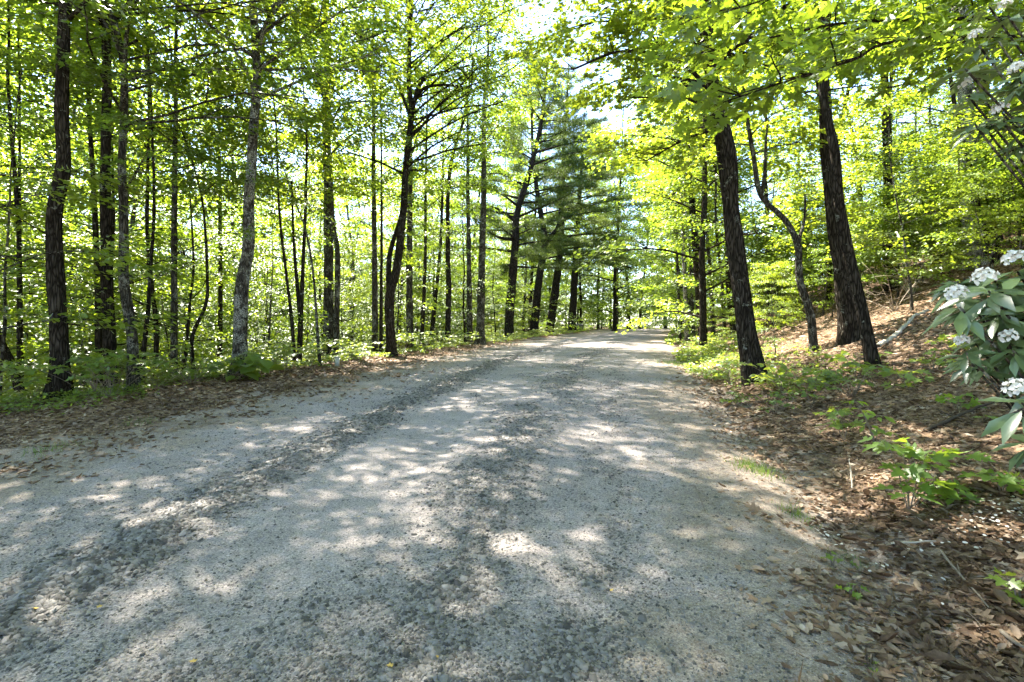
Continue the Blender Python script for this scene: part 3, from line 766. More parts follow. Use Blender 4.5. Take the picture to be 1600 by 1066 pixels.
tt('broadleaf_tree', 'dark leaning trunk in front of a thicker one on the right bank', None, 18, [(1288, 60), (1290, 150), (1301, 240), (1313, 318), (1331, 408), (1349, 486), (1364, 572)], 'bark_dark', 14, 6, 4, 20, LOBED, .12, 40, 32, az_bias=PI)
tt('broadleaf_tree', 'thick dark trunk standing behind a leaning one on the right bank', None, 27, [(1276, 40), (1284, 150), (1295, 240), (1306, 360), (1318, 450), (1328, 535)], 'bark_dark', 18, 6.8, 4.6, 22, LOBED, .12, 40, 33, az_bias=PI, forks=[([(1283, 140), (1262, 105), (1245, 80)], 10, -.8)])
tt('broadleaf_tree', 'dark trunk right of the road near where it bends away', 30, 14, [(1075, 240), (1084, 349), (1090, 417), (1098, 525)], 'bark_dark', 18, 6, 4, 20, DIAMOND, .14, 40, 34, lowb=3)
tt('broadleaf_tree', 'thin pale pole left of the dark trunk near the road bend', 32, 7, [(1064, 260), (1067, 377), (1073, 521)], 'bark_pale', 17, 7, 2.8, 16, DIAMOND, .14, 40, 35)
tt('broadleaf_tree', 'very thin pole at the right road edge by the bend', 36, 5, [(1056, 330), (1058, 400), (1062, 515)], 'bark_grey', 14, 7, 2.4, 14, DIAMOND, .14, 40, 36)
tt('broadleaf_tree', 'thin pole just right of the dark trunk near the road bend', 30, 7, [(1100, 300), (1107, 400), (1114, 518)], 'bark_grey', 15, 6, 2.8, 14, DIAMOND, .14, 40, 37)
tt('broadleaf_tree', 'shaded trunk without low limbs uphill of the leaning pair', 20, 17, [(1376, 20), (1379, 96), (1385, 180), (1388, 300), (1390, 420)], 'bark_dark', 16, 8, 3.6, 20, DIAMOND, .13, 40, 38, leafmat='leaf_hill')
tt('pale_trunked_tree', 'pale blotched trunk in sun high on the right bank', None, 25, [(1506, 140), (1511, 240), (1514, 318), (1523, 416)], 'bark_pale', 16, 7.5, 3.6, 20, DIAMOND, .13, 40, 39, leafmat='leaf_hill')
tt('broadleaf_tree', 'thin stem slanting across beside the pale blotched trunk', None, 9, [(1500, 200), (1514, 258), (1529, 318), (1556, 410)], 'bark_dark', 11, 6.5, 2.4, 12, DIAMOND, .13, 40, 40, leafmat='leaf_hill')
tt('broadleaf_tree', 'dark upright trunk right behind the pale blotched one', 21, 24, [(1534, 60), (1538, 240), (1541, 345), (1543, 400)], 'bark_dark', 16, 7.5, 3.6, 20, DIAMOND, .13, 40, 41, leafmat='leaf_hill')
tt('broadleaf_tree', 'shaded trunk rising to the top edge above the pale blotched one', 18, 16, [(1494, 0), (1500, 120), (1504, 260), (1508, 400)], 'bark_dark', 16, 8, 3.4, 16, DIAMOND, .13, 40, 42, leafmat='leaf_hill')


# ------------------------------------------------------------------ pines
def pine(label, Y, wpx, pts, Ht, seed, c0, spread, forks=(), nlimb=54, bias=None):
    rs = np.random.default_rng(2000 + seed)
    P = np.array([w(px, py, Y) for px, py in pts[::-1]])
    P[0][2] = float(height(P[0][0], P[0][1])) - .1
    b = P[0].copy(); r0 = wpx * Y / F / 2
    p = P[-1]; d = nrm(P[-1] - P[-2]); ext = []
    while p[2] < b[2] + Ht:
        d = nrm(d + np.array([rs.normal(0, .03), rs.normal(0, .03), .25])); p = p + d * 1.5; ext.append(p)
    P = np.vstack([P, ext]) if ext else P
    zz = np.clip((P[:, 2] - b[2]) / Ht, 0, 1)
    path, rad = resample(P - b, r0 * (1 - .85 * zz), .3)
    gt, gc = Geo(), Geo()
    tube(gt, path, np.maximum(rad, .02), 12, .1, rs, .4 * np.exp(-path[:, 2] / .3))
    tc = []; td = []
    def bough(lp, r0_, s0):
        tube(gt, lp, np.linspace(r0_, .01, len(lp)), 5)
        L = np.linalg.norm(lp[-1] - lp[0])
        for f in np.arange(s0, 1.01, .26 / max(L, .5)):
            j = min(int(f * (len(lp) - 1)), len(lp) - 2); q = lp[j] + (lp[j + 1] - lp[j]) * (f * (len(lp) - 1) - j)
            dd = lp[j + 1] - lp[j]; a = math.atan2(dd[1], dd[0])
            for s_ in (-1, 1):
                ll = rs.uniform(.35, .95) * (1.15 - f * .6) * min(1, L / 2.5)
                sp = limb_path(q, a + s_ * rs.uniform(.5, 1.0), rs.uniform(-.3, .65), ll, rs, 3, .3)
                tube(gt, sp, [.01, .008, .006, .004], 3)
                for g_ in np.linspace(.3, 1, 5):
                    jj = min(int(g_ * 3), 2); q2 = sp[jj] + (sp[jj + 1] - sp[jj]) * (g_ * 3 - jj)
                    tc.append(q2 + rs.normal(0, .05, 3)); td.append(sp[jj + 1] - sp[jj])
        tc.append(lp[-1]); td.append(lp[-1] - lp[-2])
    for fk in forks:
        fp = np.array([w(px, py, Y) for px, py in fk[0]]) - b
        fp[:, 1] += np.linspace(0, fk[2], len(fp))
        i = np.argmin(np.linalg.norm(path - fp[0], axis=1)); fp[0] = path[i]
        pp, rr = resample(fp, np.linspace(fk[1] * Y / F / 2, .03, len(fp)), .3)
        tube(gt, pp, rr, 8, .08, rs)
        k = np.linspace(0, len(pp) - 1, 7).astype(int); bough(pp[k], .03, .45)
    z = path[:, 2]
    for k in range(nlimb):
        t = (k + rs.random()) / nlimb; h = c0 + (Ht * .98 - c0) * t
        i = min(np.searchsorted(z, h), len(path) - 1)
        az = k * 2.399 + rs.normal(0, .4)
        if bias is not None and rs.random() < .4: az = bias + rs.normal(0, .6)
        L = spread * (1 - .78 * t ** 1.7) * rs.uniform(.4, 1.2)
        bough(limb_path(path[i], az, rs.uniform(-.1, .28) + .3 * t, L, rs, 6, .5), .02 + .012 * L, .3)
    tc = np.array(tc); td = nrm(np.array(td)); m = len(tc); per = 9
    nd = rs.normal(0, .75, (m, per, 3)) + td[:, None] * .6; nd[..., 2] += .3
    leaves(gc, np.repeat(tc, per, 0) + rs.normal(0, .12, (m * per, 3)), nd.reshape(-1, 3), rs.normal(0, 1, (m * per, 3)), rs.uniform(.2, .42, m * per), NEEDLE, .1)
    t = thing('pine_tree', label, 'tree', b)
    obj('trunk', gt, M['bark_pine'], t, True); obj('crown', gc, M['pine'], t)
    TREES.append((b[0], b[1], 1.5)); print('pine tufts', m)


pine('dark pine with a crooked forked top, leftmost of the pine stand', 43, 16, [(827, 272), (808, 334), (805, 384), (796, 495), (795, 527)], 24, 1, 6, 8.5, [([(808, 345), (780, 330), (760, 325)], 7, -1), ([(803, 375), (775, 372), (745, 350)], 6, -2)])
pine('pine with a heavy elbow limb reaching right, second from left in the pine stand', 52, 14, [(838, 290), (846, 340), (851, 380), (842, 440), (833, 523)], 26, 2, 7, 7, [([(846, 385), (862, 368), (873, 347), (876, 285)], 10, .5)], bias=0)
pine('straight leaning pine in the middle of the pine stand', 56, 14, [(880, 270), (878, 320), (877, 371), (872, 421), (858, 517)], 29, 3, 7.5, 8, [([(877, 372), (905, 368), (960, 365)], 4, -1), ([(876, 390), (910, 388), (950, 392)], 4, -2)], bias=-.2)
pine('pine standing nearest the road bend, rightmost of the pine stand', 64, 13, [(908, 270), (904, 332), (900, 394), (893, 519)], 27, 4, 8.5, 8.5, [([(900, 390), (930, 378), (985, 375)], 4, -1)], bias=-.1)


# ------------------------------------------------------------------ generic woodland trees
def proto_tree(name, label, group, Ht, c0, spread, nlimb, r0, seed, bark, leafmat, size, per, shape=DIAMOND, sprad=.7, el0=.3, el1=1.0, lean=.04, lowscale=.7, tilt=.42):
    rs = np.random.default_rng(3000 + seed)
    p = np.zeros(3); d = np.array([rs.normal(0, lean), rs.normal(0, lean), 1.]); P = [p - [0, 0, .6], p]
    while p[2] < Ht:
        d = nrm(d + np.array([rs.normal(0, .05), rs.normal(0, .05), .06])); p = p + d * (Ht / 9); P.append(p)
    P = np.array(P); zz = np.clip(P[:, 2] / Ht, 0, 1)
    path, rad = resample(P, np.maximum(r0 * (1 - .82 * zz), .012), .35)
    gt, gc = Geo(), Geo()
    tube(gt, path, rad, 10, .12, rs, .4 * np.exp(-np.maximum(path[:, 2], 0) / .25))
    k0 = np.argmax(path[:, 2] >= -.05)
    crown(gt, gc, path[k0:], rad[k0:], c0, spread, nlimb, rs, per, size, shape, sprad, el0, el1, lowscale=lowscale, tilt=tilt, sides=4)
    t = thing(name, label, 'tree', (0, 0, -500), group=group)
    obj('trunk', gt, M[bark], t, True); obj('crown', gc, M[leafmat], t)
    return t


G1 = ('tall leafy tree standing back in the woods left of the road', 'tall trees in the left woods')
G2 = ('slender young tree with layered bright leaves in the understorey left of the road', 'understorey saplings in the left woods')
G3 = ('leafy tree growing high on the wooded bank right of the road', 'trees on the right bank')
G4 = ('small understorey sapling on the wooded bank right of the road', 'saplings on the right bank')
G5 = ('bright leafy tree in the woods beyond the end of the road', 'trees beyond the road end')
tallL = [proto_tree('broadleaf_tree', *G1, 15, 2.0, 4.4, 24, .17, 1, 'bark_dark', 'leaf_far', .165, 28, sprad=.8),
         proto_tree('broadleaf_tree', *G1, 18, 4.0, 4.6, 24, .18, 2, 'bark_grey', 'leaf_hill', .165, 28, sprad=.8),
         proto_tree('broadleaf_tree', *G1, 13, 1.5, 3.9, 24, .12, 3, 'bark_dark', 'leaf_far', .165, 28, sprad=.76)]
sapL = [proto_tree('sapling', *G2, 7.5, .8, 2.7, 24, .045, 11, 'bark_grey', 'leaf', .115, 26, sprad=.6, el0=.15, el1=.7),
        proto_tree('sapling', *G2, 9.5, 1.2, 3.0, 26, .06, 12, 'bark_dark', 'leaf', .115, 26, sprad=.62, el0=.15, el1=.7),
        proto_tree('sapling', *G2, 6, .5, 2.4, 20, .035, 13, 'bark_grey', 'leaf', .115, 26, sprad=.58, el0=.1, el1=.6)]
tallR = [proto_tree('hillside_tree', *G3, 17, 4.5, 4.2, 26, .17, 21, 'bark_dark', 'leaf_hill', .14, 26, sprad=.72),
         proto_tree('hillside_tree', *G3, 14, 3.5, 3.8, 24, .13, 22, 'bark_grey', 'leaf_hill', .14, 26, sprad=.68)]
sapR = [proto_tree('sapling', *G4, 5.5, .9, 2.1, 16, .035, 31, 'bark_grey', 'leaf', .11, 38, sprad=.55, el0=.1, el1=.6),
        proto_tree('sapling', *G4, 4, .5, 1.8, 13, .028, 32, 'bark_grey', 'leaf_hill', .11, 38, sprad=.5, el0=.1, el1=.6)]
G6 = ('tall leafy tree far down in the valley left of the road', 'trees in the far left valley')
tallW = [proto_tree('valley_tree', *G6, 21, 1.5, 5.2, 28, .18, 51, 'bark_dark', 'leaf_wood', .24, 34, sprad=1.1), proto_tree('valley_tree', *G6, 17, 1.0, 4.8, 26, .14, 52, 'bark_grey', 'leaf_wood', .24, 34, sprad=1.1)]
endT = [proto_tree('broadleaf_tree', *G5, 20, 1.2, 4.8, 28, .17, 41, 'bark_dark', 'leaf_far', .2, 40, sprad=1.0),
        proto_tree('broadleaf_tree', *G5, 15, .6, 4.2, 26, .12, 42, 'bark_grey', 'leaf_far', .2, 40, sprad=.95)]
used = set()


def place(protos, x, y, rs, smin=.85, smax=1.2):
    k = rs.integers(len(protos)); t = protos[k]
    loc = (x, y, float(height(x, y))); s = rs.uniform(smin, smax); rz = rs.random() * 2 * PI
    if id(t) not in used:
        used.add(id(t)); t.location = loc; t.rotation_euler = (0, 0, rz); t.scale = (s, s, s)
    else: dup(t, loc, rz, s)


def poisson(n, sample, mind, rs, ok=lambda x, y: True, tries=40000):
    out = []; c = 0
    while len(out) < n and c < tries:
        c += 1; x, y = sample(rs)
        if not ok(x, y): continue
        m = mind(x, y) if callable(mind) else mind
        if any((x - a) ** 2 + (y - b) ** 2 < m * m for a, b in out): continue
        if any((x - a) ** 2 + (y - b) ** 2 < (m * .45) ** 2 for a, b, _ in TREES): continue
        out.append((x, y))
    return out


rs = np.random.default_rng(77)
def sampL(r):
    y = 9 + r.random() ** 1.2 * 85; return (-1.12 * y - 4) + r.random() * (1.12 * y + 4 + float(Bf(y))), y
def okL(x, y):
    e = float(ldist(x, y) - lshift(y)); return e > .8
LT = poisson(100, sampL, lambda x, y: 2.6 + .02 * y, rs, lambda x, y: okL(x, y) and y > 13 and float(ldist(x, y) - lshift(y)) > (11 if y < 30 else 5))
for x, y in LT:
    k_ = 1.0 + min(.55, max(0, (float(ldist(x, y) - lshift(y)) - 12) / 25)); place(tallL, x, y, rs, .9 * k_, 1.12 * k_)
LS = poisson(140, lambda r: ((lambda y: ((-1.1 * y - 2) + r.random() * (1.1 * y + 2 + float(Bf(y))), y))(9 + r.random() ** 1.6 * 62)), lambda x, y: 1.6 + .015 * y, rs, okL)
for x, y in LS: place(sapL, x, y, rs)
# right bank
def sampR(r):
    y = 9 + r.random() ** 1.1 * 72; return float(Rf(y)) + 1 + r.random() * max(2, 1.15 * y + 5 - float(Rf(y))), y
RT = poisson(54, sampR, lambda x, y: 2.7 + .02 * y, rs, lambda x, y: rdist(x, y) > (6.5 if y < 24 else 2.5) and not (12 < y < 19 and x / y < .92 and rdist(x, y) < 9) and y > 12)
for x, y in RT: place(tallR, x, y, rs)
RS = poisson(85, sampR, lambda x, y: 1.4 + .015 * y, rs, lambda x, y: rdist(x, y) > (5.0 if y < 20 else 1.2) and y > 12)
for x, y in RS: place(sapR, x, y, rs, .8, 1.25)
G7 = ('dense dark green shrub on the wooded bank right of the road', 'shrubs on the right bank')
shrubR = [proto_tree('shrub', *G7, 2.4, .25, 1.5, 16, .03, 61, 'bark_grey', 'leaf_hill', .1, 40, sprad=.45, el0=.3, el1=1.1), proto_tree('shrub', *G7, 3.2, .4, 1.7, 18, .035, 62, 'bark_grey', 'leaf_hill', .1, 40, sprad=.5, el0=.3, el1=1.1)]
for t_ in shrubR: t_['category'] = 'shrub'
for x, y in poisson(140, sampR, lambda x, y: 1.35 + .012 * y, rs, lambda x, y: rdist(x, y) > (7.0 if y < 18 else 4.5) and y > 11): place(shrubR, x, y, rs, .75, 1.3)
for k_, (px_, py_) in enumerate(((1225, 520), (1243, 478), (1292, 462), (1402, 468), (1442, 440), (1484, 428), (1192, 540), (1148, 548), (1376, 446), (1462, 402), (1300, 500), (1212, 560), (1120, 535), (1560, 470), (1545, 440))):
    g_ = ground_px(px_, py_); place(sapR, g_[0], g_[1], rs, .3, .58)
# beyond the bend
def sampE(r):
    y = 72 + r.random() * 75; return float(Bf(min(y, 118))) - 34 + r.random() * 80, y
def okE(x, y):
    if y < 86 and rdist(x, y) < 1: return ldist(x, y) > 2.5
    return (ldist(x, y) > 2.5) and x < 70
# leafy trees close to the right road edge, leaning over it
for x_, y_ in ((24, 1.6), (28, 3.2), (35, 1.6), (41, 2.4), (48, 1.4), (55, 2.2), (62, 1.6), (70, 2.0)):
    place(endT, float(Rf(x_)) + y_, x_, rs, .8, 1.15); TREES.append((float(Rf(x_)) + y_, x_, 1))
# the far side of the left valley
WT = poisson(40, lambda r: ((lambda y: (-1.05 * y + r.random() * (1.0 * y), y))(75 + r.random() * 70)), 4.2, rs, lambda x, y: ldist(x, min(y, 118)) > 20)
for x, y in WT: place(tallW, x, y, rs, .9, 1.3)
# woods beside and behind the camera
for x, y, k_ in ((2, 60, 1.35), (-5, 54, 1.3), (6, 78, 1.5), (11, 86, 1.5), (16, 95, 1.6), (-9, 64, 1.4), (0, 74, 1.5), (-14, 58, 1.4), (21, 64, 1.25), (25, 74, 1.35), (29, 84, 1.4), (19.5, 56, 1.2), (24, 104, 1.7), (34, 100, 1.5), (18, 88, 2.1), (23.5, 94, 2.0), (14, 70, 1.7), (27, 90, 1.9)):
    place(endT, x, y, rs, k_ * .95, k_ * 1.05); TREES.append((x, y, 1))
BT = [(-6.5, -2), (-7.5, -7), (3.2, -4), (2, -8), (5.5, 2), (10, 3), (-4.5, -11), (-6, -17), (1, -18), (16, -4), (-16, 4), (-9, 3), (-13, 7), (-10, -4), (-15, -1), (-12, -10), (-7, -13), (-18, -8), (4, -2), (7, 1), (9, -5), (5, -9), (12, -1), (11, -11), (2, -14), (14, 5), (-20, 4)]  # unseen trees carrying the woods on, added to block blue sky light
for x, y in BT: place(tallL[:1] + tallR[:1], x, y, rs, .8, 1.1)
ET = poisson(52, sampE, 3.4, rs, okE)
for x, y in ET: place(endT, x, y, rs, .85, 1.2)
print('trees', len(LT), len(LS), len(RT), len(RS), len(ET))


def far_woodland():
    rs = np.random.default_rng(123); g = Geo(); cs = []; ds = []; rr = []
    pts = []
    for k in range(340):
        a = rs.uniform(-.95, .42); D = rs.uniform(88, 160); pts.append((math.sin(a) * D * 1.05, math.cos(a) * D, 1))
    for k in range(110):
        y = rs.uniform(14, 130); pts.append((float(Rf(min(y, 80))) + rs.uniform(34, 75), y, .8))
    for x, y, f in pts:
        if rdist(x, min(y, 118)) < 3 and ldist(x, min(y, 118)) < 3: continue
        z = float(height(x, y)); H = rs.uniform(21, 33) if x < 0 else rs.uniform(16, 27); n = 56
        th = rs.random(n) * 6.3; hh = rs.random(n) ** .8; rad = 4.6 * np.sqrt(rs.random(n)) * np.sin(PI * np.clip(hh * .8 + .18, 0, 1))
        cs.append(np.stack([x + rad * np.cos(th), y + rad * np.sin(th), z + .5 + hh * H], -1)); ds.append(np.stack([np.cos(th), np.sin(th), np.zeros(n)], -1)); rr.append(np.full(n, 1.35))
    spray(g, np.concatenate(cs), np.concatenate(ds), np.concatenate(rr), 16, .42, DIAMOND, rs, .5, .2)
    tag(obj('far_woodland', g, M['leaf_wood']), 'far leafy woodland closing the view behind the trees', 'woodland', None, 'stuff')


far_woodland()


# ------------------------------------------------------------------ overhanging maple out of frame to the right
def overhang():
    rs = np.random.default_rng(91)
    b = np.array([7.2, 4.6, 0.]); b[2] = float(height(b[0], b[1])) - .1
    gt, gc = Geo(), Geo()
    P = np.array([(0, 0, 0), (.02, 0, 1.5), (-.05, .1, 3), (-.1, .1, 5), (.0, .2, 8), (.1, .2, 11)], float)
    path, rad = resample(P, np.array([.17, .15, .14, .12, .08, .03]), .25)
    tube(gt, path, rad, 12, .1, rs, .4 * np.exp(-path[:, 2] / .2))
    crown(gt, gc, path, rad, 7.5, 3.0, 8, rs, 22, .13, MAPLE, az_bias=0)
    limbs = [  # (start height, px,py,depth ...) towards the road
        (3.4, [(1500, 30, 5.6), (1330, 35, 5.4), (1200, 60, 5.2), (1090, 85, 5.2)], .024, .3),
        (3.6, [(1480, -40, 5.0), (1290, -25, 4.6), (1130, 20, 4.5)], .024, .3),
        (3.2, [(1450, 60, 4.8), (1330, 95, 4.5), (1220, 130, 4.3), (1130, 160, 4.2)], .018, .25),
        (4.2, [(1450, -60, 6.2), (1250, -40, 6.3), (1090, -10, 6.4)], .026, .3),
        (3.0, [(1540, 28, 6.8), (1450, 38, 6.9), (1388, 43, 7.0), (1320, 57, 7.2)], .035, .9),
        (2.9, [(1560, 60, 6.6), (1480, 75, 6.6), (1400, 80, 6.8)], .03, .9)]
    cs, ds = [], []
    for sh, pts, r0, start in limbs:
        st = np.array([-.1, .1, sh]);
        fp = np.vstack([[st], [w(px, py, Y) - b for px, py, Y in pts]])
        pp, rr = resample(fp, np.linspace(r0, .005, len(fp)), .15)
        tube(gt, pp, rr, 7, .06, rs)
        n = len(pp); k = int(n * start)
        while k < n:
            q = pp[k]; dd = pp[min(k + 1, n - 1)] - pp[max(k - 1, 0)]; a = math.atan2(dd[1], dd[0])
            for s_ in (-1, 1):
                lp = limb_path(q, a + s_ * rs.uniform(.4, 1.0), rs.uniform(-.35, .3), rs.uniform(.35, .85), rs, 4, .7)
                tube(gt, lp, np.linspace(.008, .003, 5), 4)
                cs += [lp[-1], lp[2]]; ds += [lp[-1] - lp[-2]] * 2
            k += rs.integers(2, 4)
        cs.append(pp[-1]); ds.append(pp[-1] - pp[-2])
    spray(gc, np.array(cs), nrm(np.array(ds)), .34, 14, .11, MAPLE, rs, .5, .14, .35)
    t = thing('maple_tree', 'maple reaching long leafy limbs in from the upper right with the largest lobed leaves', 'tree', b)
    obj('trunk', gt, M['bark_dark'], t, True); obj('crown', gc, M['leaf'], t)


overhang()


# ------------------------------------------------------------------ rhododendron
def rhododendron():
    rs = np.random.default_rng(55)
    b = np.array([3.35, 2.5, 0.]); b[2] = float(height(b[0], b[1])) - .05
    t = thing('rhododendron', 'rhododendron bush with long glossy leaves and white flower heads at the right edge', 'shrub', b)
    # (px, py, depth, truss?, leaf length)
    W = [(1500, 480, 2.2, 1, .17), (1545, 455, 2.15, 1, .19), (1590, 425, 2.3, 1, .18), (1510, 552, 2.2, 1, .11), (1583, 548, 2.1, 1, .13), (1597, 630, 1.9, 1, .16), (1604, 690, 1.95, 0, .12), (1600, 500, 2.25, 0, .17),
         (1555, 520, 2.3, 0, .14), (1560, 490, 2.25, 0, .16), (1540, 575, 2.35, 0, .12), (1640, 600, 2.0, 1, .16), (1650, 480, 2.2, 1, .18), (1660, 700, 1.95, 0, .16), (1590, 465, 2.4, 0, .17), (1640, 420, 2.5, 0, .18),
         (1513, 150, 2.5, 1, .13), (1530, 72, 2.6, 1, .12), (1594, 128, 2.4, 1, .14), (1568, 190, 2.45, 1, .14), (1510, 120, 2.7, 0, .12), (1575, 25, 2.7, 1, .13), (1620, 90, 2.5, 0, .15), (1640, 180, 2.5, 1, .15), (1660, 260, 2.6, 0, .16), (1545, 10, 2.8, 0, .13), (1600, 225, 2.5, 0, .14), (1680, 340, 2.5, 0, .17)]
    for k in range(46):
        W.append((rs.uniform(1490, 1640), (rs.uniform(430, 600) if rs.random() < .8 else rs.uniform(60, 240)), rs.uniform(2.35, 2.7), 0, rs.uniform(.12, .17)))
    for k in range(26):
        W.append((rs.uniform(1690, 2300), rs.uniform(-60, 720), rs.uniform(2.2, 2.9), int(rs.random() < .4), rs.uniform(.13, .18)))
    gb, gl = Geo(), Geo()
    for px, py, Y, fl, L in W:
        p = w(px, py, Y) - b
        st = np.array([rs.normal(0, .12), rs.normal(0, .12), 0])
        mid = st * .4 + p * .6 + (np.array([.75, .15, -.1 - .2 * rs.random()]) if py < 330 else np.array([.3, .1, -.12 - .1 * rs.random()]))
        pp, rr = resample(np.array([st, st * .75 + mid * .25 + [.1, 0, .15], mid, p - nrm(p - mid) * .03, p]), np.array([.02, .014, .007, .005, .004]), .08)
        tube(gb, pp, rr, 6, .1, rs)
        ax = nrm(nrm(p - mid) * .6 + np.array([0, 0, .7]))
        a0 = np.cross(ax, [0, 1., 0]); a0 = nrm(a0); a1 = np.cross(ax, a0)
        n = rs.integers(9, 14)
        an = np.arange(n) / n * 2 * PI + rs.normal(0, .15, n)
        el = rs.uniform(-.45, .25, n)
        d = np.cos(an)[:, None] * a0 * np.cos(el)[:, None] + np.sin(an)[:, None] * a1 * np.cos(el)[:, None] + ax * np.sin(el)[:, None]
        d[:, 2] -= .12
        leaves(gl, p + d * .012 + ax * rs.uniform(-.03, .01, n)[:, None], d, nrm(ax[None] + rs.normal(0, .2, (n, 3))), L * rs.uniform(.72, 1.08, n), OVATE, .76)
        if fl:
            gf = Geo(); m = 22; R = .028 * L / .16 + .007
            for q in range(m):
                ph = math.acos(1 - .95 * (q + .5) / m); th = q * 2.4
                o = (math.cos(th) * a0 + math.sin(th) * a1) * math.sin(ph) + ax * math.cos(ph)
                c = p + ax * .055 + o * R * rs.uniform(.85, 1.1)
                u0 = nrm(np.cross(o, ax + [.1, .2, 0])); u1 = np.cross(o, u0)
                ang = np.arange(5) * 2 * PI / 5 + rs.random() * 6
                dd = np.cos(ang)[:, None] * u0 + np.sin(ang)[:, None] * u1 + o * rs.uniform(.2, .9) + rs.normal(0, .2, (5, 3))
                leaves(gf, np.repeat(c[None], 5, 0), dd, np.repeat(o[None], 5, 0), R * rs.uniform(.3, .48, 5), BROAD, 1.25)
            obj('flower_head', gf, M['petal'], t)
    obj('branches', gb, M['bark_grey'], t, True); obj('foliage', gl, M['rhodo'], t, True)


rhododendron()


# ------------------------------------------------------------------ saplings and seedlings near the camera
def seedling(name, label, base, tips, size, matn, seed, shape=MAPLE, group=None, cat='seedling', per=6):
    """tips: list of points (world) each carrying a whorl of leaves on its own twig"""
    rs = np.random.default_rng(4000 + seed)
    gs, gl = Geo(), Geo()
    for p in tips:
        p = np.asarray(p, float) - base
        mid = p * .5 + np.array([0, 0, .05])
        pp, rr = resample(np.array([[0, 0, -.03], mid, p]), np.array([.006, .004, .002]), .05)
        tube(gs, pp, rr, 5)
        n = per; an = np.arange(n) / n * 2 * PI + rs.random() * 6
        d = np.stack([np.cos(an), np.sin(an), rs.uniform(-.35, .1, n)], -1)
        off = d * size * rs.uniform(.2, .75, n)[:, None]
        q = p + off * [1, 1, .5] + rs.normal(0, .012, (n, 3))
        for a in range(n): tube(gs, np.array([p, (p + q[a]) / 2 + [0, 0, .01], q[a]]), [.0015, .0013, .001], 3)
        leaves(gl, q, d + [0, 0, -.12], nrm(rs.normal(0, .35, (n, 3)) + [0, 0, 1]), size * rs.uniform(.65, 1.1, n), shape)
    t = thing(name, label, cat, base, group=group)
    obj('stem', gs, M['twig'], t, True); obj('leaves', gl, M[matn], t)
    return t


def by_px(base, tips, **k):
    gp = ground_px(*base)
    return gp, [w(px, py, gp[1] + dy) for px, py, dy in tips]


gp, tp = by_px((1420, 800), [(1385, 690, 0), (1410, 700, .1), (1450, 705, .05), (1420, 730, -.1), (1465, 720, .1), (1440, 755, -.15), (1475, 760, -.1), (1420, 770, -.2), (1500, 765, 0), (1510, 710, .1)])
seedling('maple_sapling', 'bright green maple sapling with large lobed leaves, nearest the camera on the bank', gp, tp, .14, 'seedling', 1, per=7)
gp, tp = by_px((1370, 700), [(1345, 640, 0), (1370, 650, .1), (1355, 665, 0), (1335, 625, .1), (1385, 675, 0)])
seedling('pale_seedling', 'pale green seedling with narrow pointed leaves just behind the maple sapling', gp, tp, .13, 'seedling', 2, OVATE, per=7)
gp, tp = by_px((1320, 690), [(1290, 645, 0), (1310, 640, .1), (1325, 660, 0), (1300, 665, -.1)])
seedling('maple_seedling', 'darker maple seedling low on the leaves left of the pale narrow-leaved one', gp, tp, .13, 'herb', 3)
gp, tp = by_px((1565, 770), [(1545, 740, 0), (1580, 745, 0), (1600, 750, 0)])
seedling('maple_seedling', 'flat maple seedling at the right edge below the rhododendron', gp, tp, .13, 'seedling', 4)
gp, tp = by_px((1420, 610), [(1400, 582, 0), (1425, 580, .2), (1440, 590, 0), (1405, 600, 0)])
seedling('maple_seedling', 'dark green seedling with broad leaves in front of the leaning trunk on the bank', gp, tp, .17, 'herb', 5)
gp, tp = by_px((1495, 645), [(1480, 622, 0), (1500, 618, 0), (1515, 630, 0)])
seedling('maple_seedling', 'small maple seedling above the dark fallen branch', gp, tp, .12, 'seedling', 6)
gp, tp = by_px((1345, 570), [(1300, 555, 0), (1335, 552, .2), (1375, 552, .2), (1420, 548, .3), (1320, 562, 0)])
seedling('broad_leaved_seedling', 'row of broad flat leaves spreading across the foot of the leaning trunk', gp, tp, .24, 'herb', 7, BROAD, per=5)
gp, tp = by_px((1285, 605), [(1270, 590, 0), (1290, 588, .2), (1305, 595, 0)])
seedling('maple_seedling', 'fern-like green seedling on the bank between crooked tree and leaning trunk', gp, tp, .16, 'herb', 8)
gp, tp = by_px((1205, 605), [(1190, 590, 0), (1210, 588, .2), (1225, 595, 0), (1200, 597, -.2)])
seedling('maple_seedling', 'low green seedling at the foot of the big double trunk', gp, tp, .18, 'herb', 9)
gp, tp = by_px((1330, 935), [(1322, 920, 0), (1338, 922, 0)])
seedling('tiny_seedling', 'tiny bright seedling at the edge between road and dead leaves', gp, tp, .05, 'seedling', 10, per=4)
gp, tp = by_px((1358, 1045), [(1350, 1036, 0), (1366, 1038, 0)])
seedling('tiny_seedling', 'tiny bright seedling on the dirt at the bottom edge', gp, tp, .045, 'seedling', 11, per=4)
gp, tp = by_px((1300, 885), [(1295, 868, 0), (1312, 872, 0)])
seedling('tiny_seedling', 'small leaf tuft beside the white petals at the road edge', gp, tp, .05, 'herb', 12, per=4)
gp, tp = by_px((1590, 940), [(1575, 905, 0), (1600, 900, 0), (1595, 930, 0)])
seedling('maple_seedling', 'dark green seedling low at the right edge under the rhododendron', gp, tp, .07, 'herb', 13)
gp, tp = by_px((1530, 660), [(1545, 652, 0), (1570, 655, 0), (1590, 648, .1)])
seedling('broad_leaved_seedling', 'dark leafy seedling beside the right end of the dark fallen branch', gp, tp, .1, 'herb', 14)
gp, tp = by_px((385, 590), [(365, 565, 0), (385, 570, -.2), (405, 572, -.2), (415, 560, .1), (372, 582, -.3), (395, 552, .2)])
seedling('large_leaved_plant', 'plant with very large oval leaves at the foot of the grey lichened trunk', gp, tp, .42, 'herb', 15, BROAD, cat='plant', per=5)

